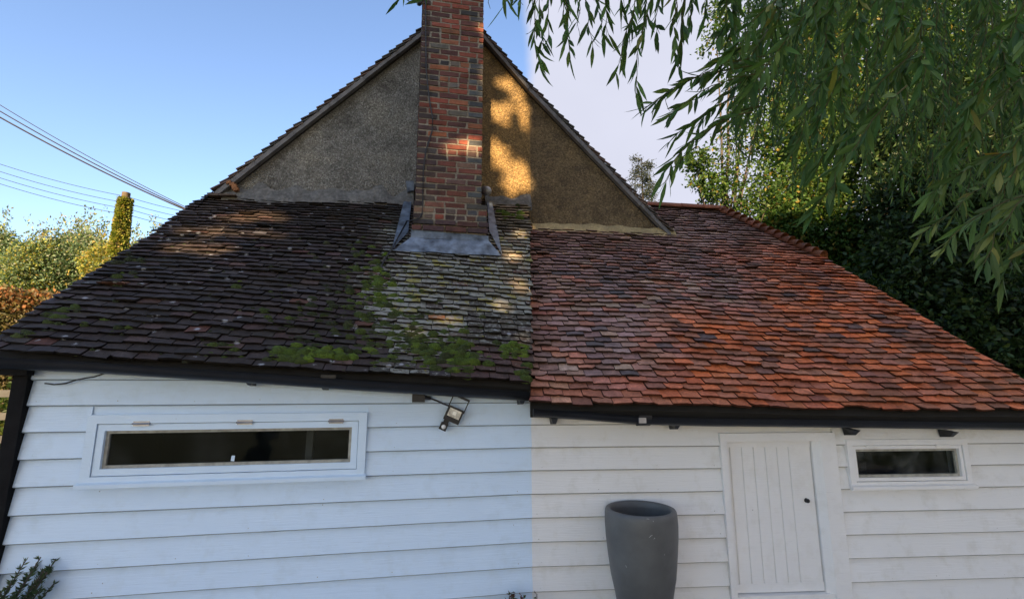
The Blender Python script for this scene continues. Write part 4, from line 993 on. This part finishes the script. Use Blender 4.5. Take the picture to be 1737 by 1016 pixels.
# ---- conifer beyond the red roof
cy = 17.0; ct_ = atY(1088, 268, cy); co = thing('conifer', V((ct_.x, ct_.y, 0)), 'ragged grey green conifer standing behind the red roof ridge', 'tree')
mb = MB(); mb.tube([V((ct_.x, ct_.y, -.1)), V((ct_.x-.05, ct_.y, ct_.z*.6)), V((ct_.x, ct_.y, ct_.z))], [.2, .12, .02], 8); build(mb, 'trunk', M['bark'], co, True)
C, D = [], []; mbb = MB()
for k in range(46):
    t = (k/46)**.9; z_ = ct_.z-.1-t*4.2; r = (.26+.5*t*3)*random.uniform(.45, 1.15); a = random.uniform(0, 6.28); p0 = V((ct_.x, ct_.y, z_)); p1 = p0+V((math.cos(a)*r, math.sin(a)*r, -.12*r+random.uniform(-.1,.25)))
    mbb.tube([p0, p1], [.02, .006], 4)
    for j in range(170): s_ = random.uniform(.25, 1.05); q = lerp(p0, p1, s_)+V((random.gauss(0,.09), random.gauss(0,.09), random.gauss(0,.08)-.04)); C.append(q); D.append(V((random.gauss(0,1), random.gauss(0,1), -.5)))
build(mbb, 'limb', M['bark'], co); v_, f_ = leaves_np(np.array(C), np.array(D), .11, .03); npmesh('crown', v_, f_, np.repeat(cols(len(C), [(.05,.065,.05),(.07,.085,.06),(.035,.05,.035)], [1,1,1]), 2, axis=0), M['leaf'], co)
# ---- broadleaf trees behind the right end
BG = [(.042,.092,.020),(.060,.12,.026),(.028,.062,.016),(.09,.135,.028),(.20,.15,.03)]
tree('birch_tree', 'airy small leaved tree showing sky through its crown behind the hip', (5.2, 11.5, 0),
     [blob_px(*q) for q in ((1200,290,11.5,40),(1235,330,11.3,36),(1180,275,11.6,22),(1270,290,11.2,55),(1250,220,11.6,45),(1215,60,11.8,38),(1260,110,11.6,50),(1290,190,11.4,55),(1300,350,11.2,50),(1240,20,11.8,45),(1205,320,11.5,24))],
     620, .095, .06, BG, [3,3,2,2,.4], 5.0, .16, group='trees behind the right end of the building', droop=.3, shell=.2)
tree('hazel_tree', 'yellow green small leaved tree rising right behind the hip tiles', (7.6, 12.0, 0),
     [blob_px(*q) for q in ((1350,330,12,70),(1400,390,11.6,60),(1340,230,12.2,70),(1420,290,12,75),(1370,130,12.4,75),(1460,430,11.4,60),(1330,380,11.4,40),(1400,40,12.6,80),(1500,480,11,50),(1440,200,12.3,70))],
     4200, .12, .075, BG, [3,4,2,3,.7], 4.5, .2, group='trees behind the right end of the building', droop=.4, shell=.2)
tree('holly_tree', 'very dark evergreen tree filling the shade beyond the right verge', (10.6, 9.6, 0),  # leaves coloured very dark to stand for deep shade
     [blob_px(*q) for q in ((1560,440,9.6,80),(1640,500,9.2,90),(1720,560,8.8,90),(1600,560,9.0,70),(1560,330,10,90),(1680,380,9.6,100),(1540,210,10.4,90),(1640,250,10.2,100),(1740,290,9.6,100),(1760,640,8.6,90),(1690,620,8.4,70),(1540,510,9.4,50))],
     3600, .13, .08, [(.026,.050,.016),(.04,.072,.02),(.018,.036,.013),(.07,.105,.025)], [3,3,3,.6], 3.5, .22, 'ivy', group='trees behind the right end of the building', droop=.5, shell=.2)  # leaf colours darkened to stand for deep shade under the canopy
tree('alder_tree', 'tall dark green tree whose top closes the sky above the right roof end', (10.8, 13.5, 0),
     [blob_px(*q) for q in ((1500,90,13.5,110),(1600,60,13.2,110),(1700,110,13,120),(1560,-20,13.4,120),(1460,10,13.6,90),(1680,-10,13,120),(1620,170,13,90),(1500,180,13.4,80))],
     4300, .13, .075, BG, [3,3,3,1.2,.3], 6.5, .26, group='trees behind the right end of the building', droop=.4, shell=.2)
tree('bay_tree', 'dense dark backdrop tree deep in the shade right of the verge', (14.5, 12.5, 0),
     [blob_px(*q) for q in ((1560,560,13,120),(1680,480,12.5,140),(1800,560,12,140),(1640,330,13.5,140),(1760,300,13,150),(1700,150,14,150),(1540,400,14,110),(1820,120,13,150))],
     3400, .18, .12, [(.018,.036,.011),(.03,.055,.016),(.013,.025,.01)], [1,1,1], 4.5, .25, 'ivy', group='trees behind the right end of the building', droop=.5, shell=.1)  # dark palette paints the canopy's gloom into these leaves too
# ---- the willow that hangs over the right half: near sprigs, strand curtain, trunk out of frame
wt = V((7.6, 2.6, 0)); wi = thing('willow_tree', wt, 'willow whose drooping leafy branches hang in front of the roof and trees', 'tree')
mb = MB(); limbs(mb, wt-Z*.1, wt+V((-.5, .1, 4.2)), .33, .2, 8, .1); build(mb, 'trunk', M['bark'], wi, True)
for q in ((1.2, 1.6, 6.2), (3.2, 3.6, 6.6), (5.2, 5.4, 6.8), (.6, 3.2, 5.8), (6.5, 4.5, 6.4)):
    mb = MB(); limbs(mb, wt+V((-.5, .1, 4.0)), V(q), .12, .02, 7, .2); build(mb, 'limb', M['bark'], wi, True)
WG = [(.055,.12,.03),(.078,.15,.038),(.038,.085,.024),(.11,.18,.045),(.17,.19,.04)]
def leaf8(P_, d, side, nrm, ln, wd, bend):
    vs = [P_]; 
    for t, w in ((.18, .62), (.45, 1.0), (.75, .62)):
        c = P_+d*ln*t+nrm*bend*t*t*ln; vs += [c+side*wd*.5*w+nrm*wd*.10, c, c-side*wd*.5*w+nrm*wd*.10]
    vs.append(P_+d*ln+nrm*bend*ln)
    fs = [(0,1,2),(0,2,3),(1,4,5,2),(2,5,6,3),(4,7,8,5),(5,8,9,6),(7,10,8),(8,10,9)]
    return vs, fs
SP = []     # (distance, stem MB, [leaf MBs])
def sprig(pts, n, ln, wd, pal=WG, w=(3,3,2,1,.15), spread=.65, single=True):
    st = MB(); m = len(pts); st.tube(pts, [lerp(.0035, .0012, k/(m-1)) for k in range(m)], 5, (.09,.085,.03,0), cap=False); lv = []
    seg = [(pts[k+1]-pts[k]).length for k in range(m-1)]; tot = sum(seg)
    for k in range(n):
        s_ = tot*(.06+.94*(k+random.uniform(-.3,.3))/n); s_ = cl(s_, 0, tot*.999); i = 0
        while i < m-2 and s_ > seg[i]: s_ -= seg[i]; i += 1
        P_ = lerp(pts[i], pts[i+1], s_/seg[i]); tg = (pts[i+1]-pts[i]).normalized(); r = V((random.gauss(0,1), random.gauss(0,1), random.gauss(0,1))); r = (r-tg*r.dot(tg)).normalized()
        d = (tg+r*spread*random.uniform(.5, 1.2)-Z*random.uniform(.15, .6)).normalized(); view = (P_-EYE).normalized()
        rr2 = V((random.gauss(0,1), random.gauss(0,1), random.gauss(0,1))); sd = d.cross(rr2).normalized(); nn = sd.cross(d)
        l_ = ln*random.uniform(.6, 1.15); c = random.choices(pal, w)[0]; mb = MB(); vs, fs = leaf8(P_, d, sd, nn, l_, wd*random.uniform(.75,1.15), random.uniform(-.25, .1)); mb.add(vs, fs, jc(c, .25)); lv.append(mb)
    SP.append((st, lv, single))
def path(p0, p1, sag=.0, n=9, wob=.02):
    pts = []
    for k in range(n):
        t = k/(n-1); pts.append(lerp(p0, p1, t)+Z*sag*4*t*(1-t)+V((random.uniform(-wob,wob), random.uniform(-wob,wob), 0))*t)
    return pts
near = [ # x0,y0,x1,y1,depth,leaves,sag
 (903,-70,910,118,2.1,20,.0),(918,-60,915,80,2.2,14,0),(935,-60,930,70,2.1,12,0),(948,-70,972,105,2.0,17,0),(962,-70,955,70,2.2,13,0),(985,-70,1003,85,2.1,15,0),(1000,-60,1025,70,2.2,12,0),(1022,-70,1030,62,2.1,12,0),(975,-70,985,50,2.3,12,0),
 (1092,-80,1062,95,2.0,16,.02),(1112,-80,1045,130,2.1,18,.04),(1120,-70,1072,165,2.0,20,.03),(1102,-60,1095,60,2.2,12,0),(1130,-70,1110,70,2.2,12,0),(1152,-70,1140,100,2.0,14,0),(1170,-60,1152,120,2.0,15,.02),(1185,-60,1165,60,2.2,12,0),(1075,-60,1070,50,2.3,10,0),(1205,-60,1190,30,2.3,12,0),(1060,-60,1052,30,2.3,8,0),
 (1300,95,1085,188,2.0,26,.05),(1310,110,1100,175,2.1,22,.05),(1290,125,1130,205,2.0,22,.05),(1300,150,1135,240,2.1,20,.05),(1275,130,1180,215,2.2,16,.03),(1290,180,1150,265,2.1,14,.04),(1275,190,1118,300,1.9,15,.06),(1180,250,1122,318,1.9,6,.02),(1320,60,1190,130,2.3,16,.04),
 (683,-45,676,12,2.0,4,0),(722,-40,721,8,2.1,3,0),(829,-40,829,10,2.0,3,0),(852,-45,858,18,1.9,5,0),(893,-40,884,12,2.0,4,0),(870,-40,872,8,2.1,3,0),
 (1790,215,1650,430,1.7,24,.06),(1790,300,1665,450,1.6,22,.05),(1790,250,1580,330,1.8,26,.06),(1780,330,1600,425,1.7,24,.06),(1800,180,1690,300,1.7,20,.05),(1790,400,1690,480,1.7,14,.04),(1780,280,1560,400,2.0,26,.06),(1760,120,1640,240,2.0,20,.05)]
for (x0,y0,x1,y1,dp,n,sag) in near:
    br_ = x0 > 1600
    pal = [(.06,.115,.036),(.08,.14,.042),(.11,.17,.055),(.18,.20,.06),(.32,.21,.04)] if br_ else WG
    sprig(path(atY(x0,y0,dp*random.uniform(.95,1.05)), atY(x1,y1,dp*random.uniform(.95,1.05)), sag), int(n*1.3), .122, .021, pal, (3,3,2,.6,.12) if br_ else (3,3,2,1,.08), .6)
# broad near sprays over the upper right
for k in range(46):
    x0 = random.uniform(1265, 1790); y0 = random.uniform(-150, 60+max(0, x0-1300)*.45); dp = random.uniform(1.7, 2.7); ll = random.uniform(.35, .75)
    p0 = atY(x0, y0, dp); p1 = p0+V((random.uniform(-.75, -.1)*ll, random.uniform(-.25, .25)*ll, -ll*.85))
    if proj(p1)[1] > 360+max(0, proj(p1)[0]-1400)*.2 or proj(p1)[0] < 1215: continue
    sprig(path(p0, p1, .05, 9, .03), int(44*ll)+8, .135, .025, WG, (3,3,2,1,.08), .7, False)
# far strands of the curtain
for k in range(420):
    x0 = 1215+545*random.random()**.75; y0 = random.uniform(-180, 40+max(0, x0-1250)*.75); dp = random.uniform(2.6, 5.2)
    if x0 < 1290 and y0 > 120: y0 -= 150
    p0 = atY(x0, y0, dp); ll = random.uniform(.5, 1.4); sw = random.uniform(-.45, -.05); p1 = p0+V((sw*ll, random.uniform(-.2,.2)*ll, -ll*.9))
    X1, Y1 = proj(p1)
    if Y1 > 330+max(0, X1-1400)*.35 or (X1 < 1235 and Y1 > 60) or X1 < 1190: continue
    sprig(path(p0, p1, .05, 8, .03), int(30*ll)+6, .11, .017, WG, (3,3,2.5,1,.1), .7, False)
dist = lambda s: (V(s[0].v[0])-EYE).length
cnt = 0; WM = M['willow']; rest = MB(); stems = MB()
for st, lv, single in SP:
    if single and cnt < 300:
        so_ = build(st, 'sprig', WM, wi)
        for l in lv:
            if cnt < 300: build(l, 'leaf', WM, so_); cnt += 1
            else: rest.add(l.v, l.f, l.c[0])
    else:
        stems.add(st.v, st.f, (.09,.085,.03,0))
        for l in lv: rest.add(l.v, l.f, l.c[0])
o = build(rest, 'foliage', WM, wi); o['kind'] = 'stuff'; o = build(stems, 'strands', WM, wi); o['kind'] = 'stuff'
# ---- unseen trees behind the viewer, crowns shaped to block sun and place flecks
HD = V((TOSUN.y, -TOSUN.x, 0)).normalized(); HD = HD if HD.x > 0 else -HD; VD = TOSUN.cross(HD); VD = VD if VD.z > 0 else -VD
def hv(p): return p.dot(HD), p.dot(VD)
lit = []
def fleck(P_, rh, rv): h_, v_ = hv(P_); lit.append((h_, v_, rh, rv))
for x, y, rh, rv in ((330,375,.40,.16),(400,350,.42,.16),(445,345,.2,.12),(300,405,.28,.13),(365,415,.22,.16),(430,385,.3,.10),(470,360,.12,.07),(395,440,.16,.05),(560,360,.1,.04)): fleck(hit(x, y, RL.A, RL.N), rh, rv)
for x, y, rh, rv in ((880,400,.16,.12),(870,440,.16,.14),(882,490,.16,.16),(845,520,.10,.10),(700,560,.09,.05),(885,575,.08,.05),(760,545,.1,.05),(895,370,.1,.06)): fleck(hit(x, y, RL.A, RL.N), rh, rv)
for x, y, rh, rv in ((798,245,.27,.12),(768,250,.16,.07),(814,165,.03,.02),(775,90,.02,.0),(806,70,.02,.0),(790,180,.03,.01)): fleck(L.pt(x, y, chB), rh, rv)
for x, y, rh, rv in ((850,195,.17,.22),(868,150,.11,.14),(885,180,.12,.2),(845,265,.2,.24),(862,310,.15,.20),(880,285,.10,.14),(893,310,.09,.14),(850,140,.10,.08),(835,180,.08,.06),(893,215,.08,.16)): fleck(L.pt(x, y, BGL), rh, rv)
for x, y, rh, rv in ((440,985,-.02,-.02),): fleck(L.pt(x, y, 0), rh, rv)
H0, V0 = hv(V((0, 4.5, 2.5))); TD = 15.0
palF = [(.028,.045,.016),(.04,.06,.02),(.055,.065,.02)]
for lab, h0, h1 in (('tall oak behind the lawn opposite the long window', -6.3, 1.5), ('tall ash behind the lawn opposite the hatch door', 1.5, 10.8)):  # both trees are added unseen, to block sun and place flecks
    hc = (h0+h1)/2; base = TOSUN*TD+HD*(H0+hc); base = V((base.x, base.y, 0))
    cz_ = (VD*V0+TOSUN*TD).z
    t = thing('sun_blocker_tree', base, lab, 'tree'); mb = MB(); limbs(mb, base-Z*.1, base+Z*(cz_+1), .4, .12, 8, .3); build(mb, 'trunk', M['bark'], t, True)
    n = int((h1-h0)*10500); hh = rng.uniform(h0-.3, h1+.3, n); vv = rng.uniform(-4.4, 4.7 if h0 < 0 else 5.6, n); dd = rng.normal(0, 1.0, n)
    keep = np.ones(n, bool)
    for (lh_, lv_, rh, rv) in lit:
        e2 = ((hh+H0-lh_)/(rh+.07))**2+((vv+V0-lv_)/(rv+.07))**2; keep &= e2 > rng.uniform(.01, 1.1, n)**.5
    hh, vv, dd = hh[keep], vv[keep], dd[keep]; C = np.outer(hh+H0, HD)+np.outer(vv+V0, VD)+np.outer(TD+dd, TOSUN); n = len(C)
    D = rng.normal(size=(n, 3)); v_, f_ = leaves_np(C-.1*D/np.linalg.norm(D,axis=1,keepdims=True), D, .23, .22); npmesh('crown', v_, f_, np.repeat(cols(n, palF, [1,1,1]), 2, axis=0), M['shade'], t)
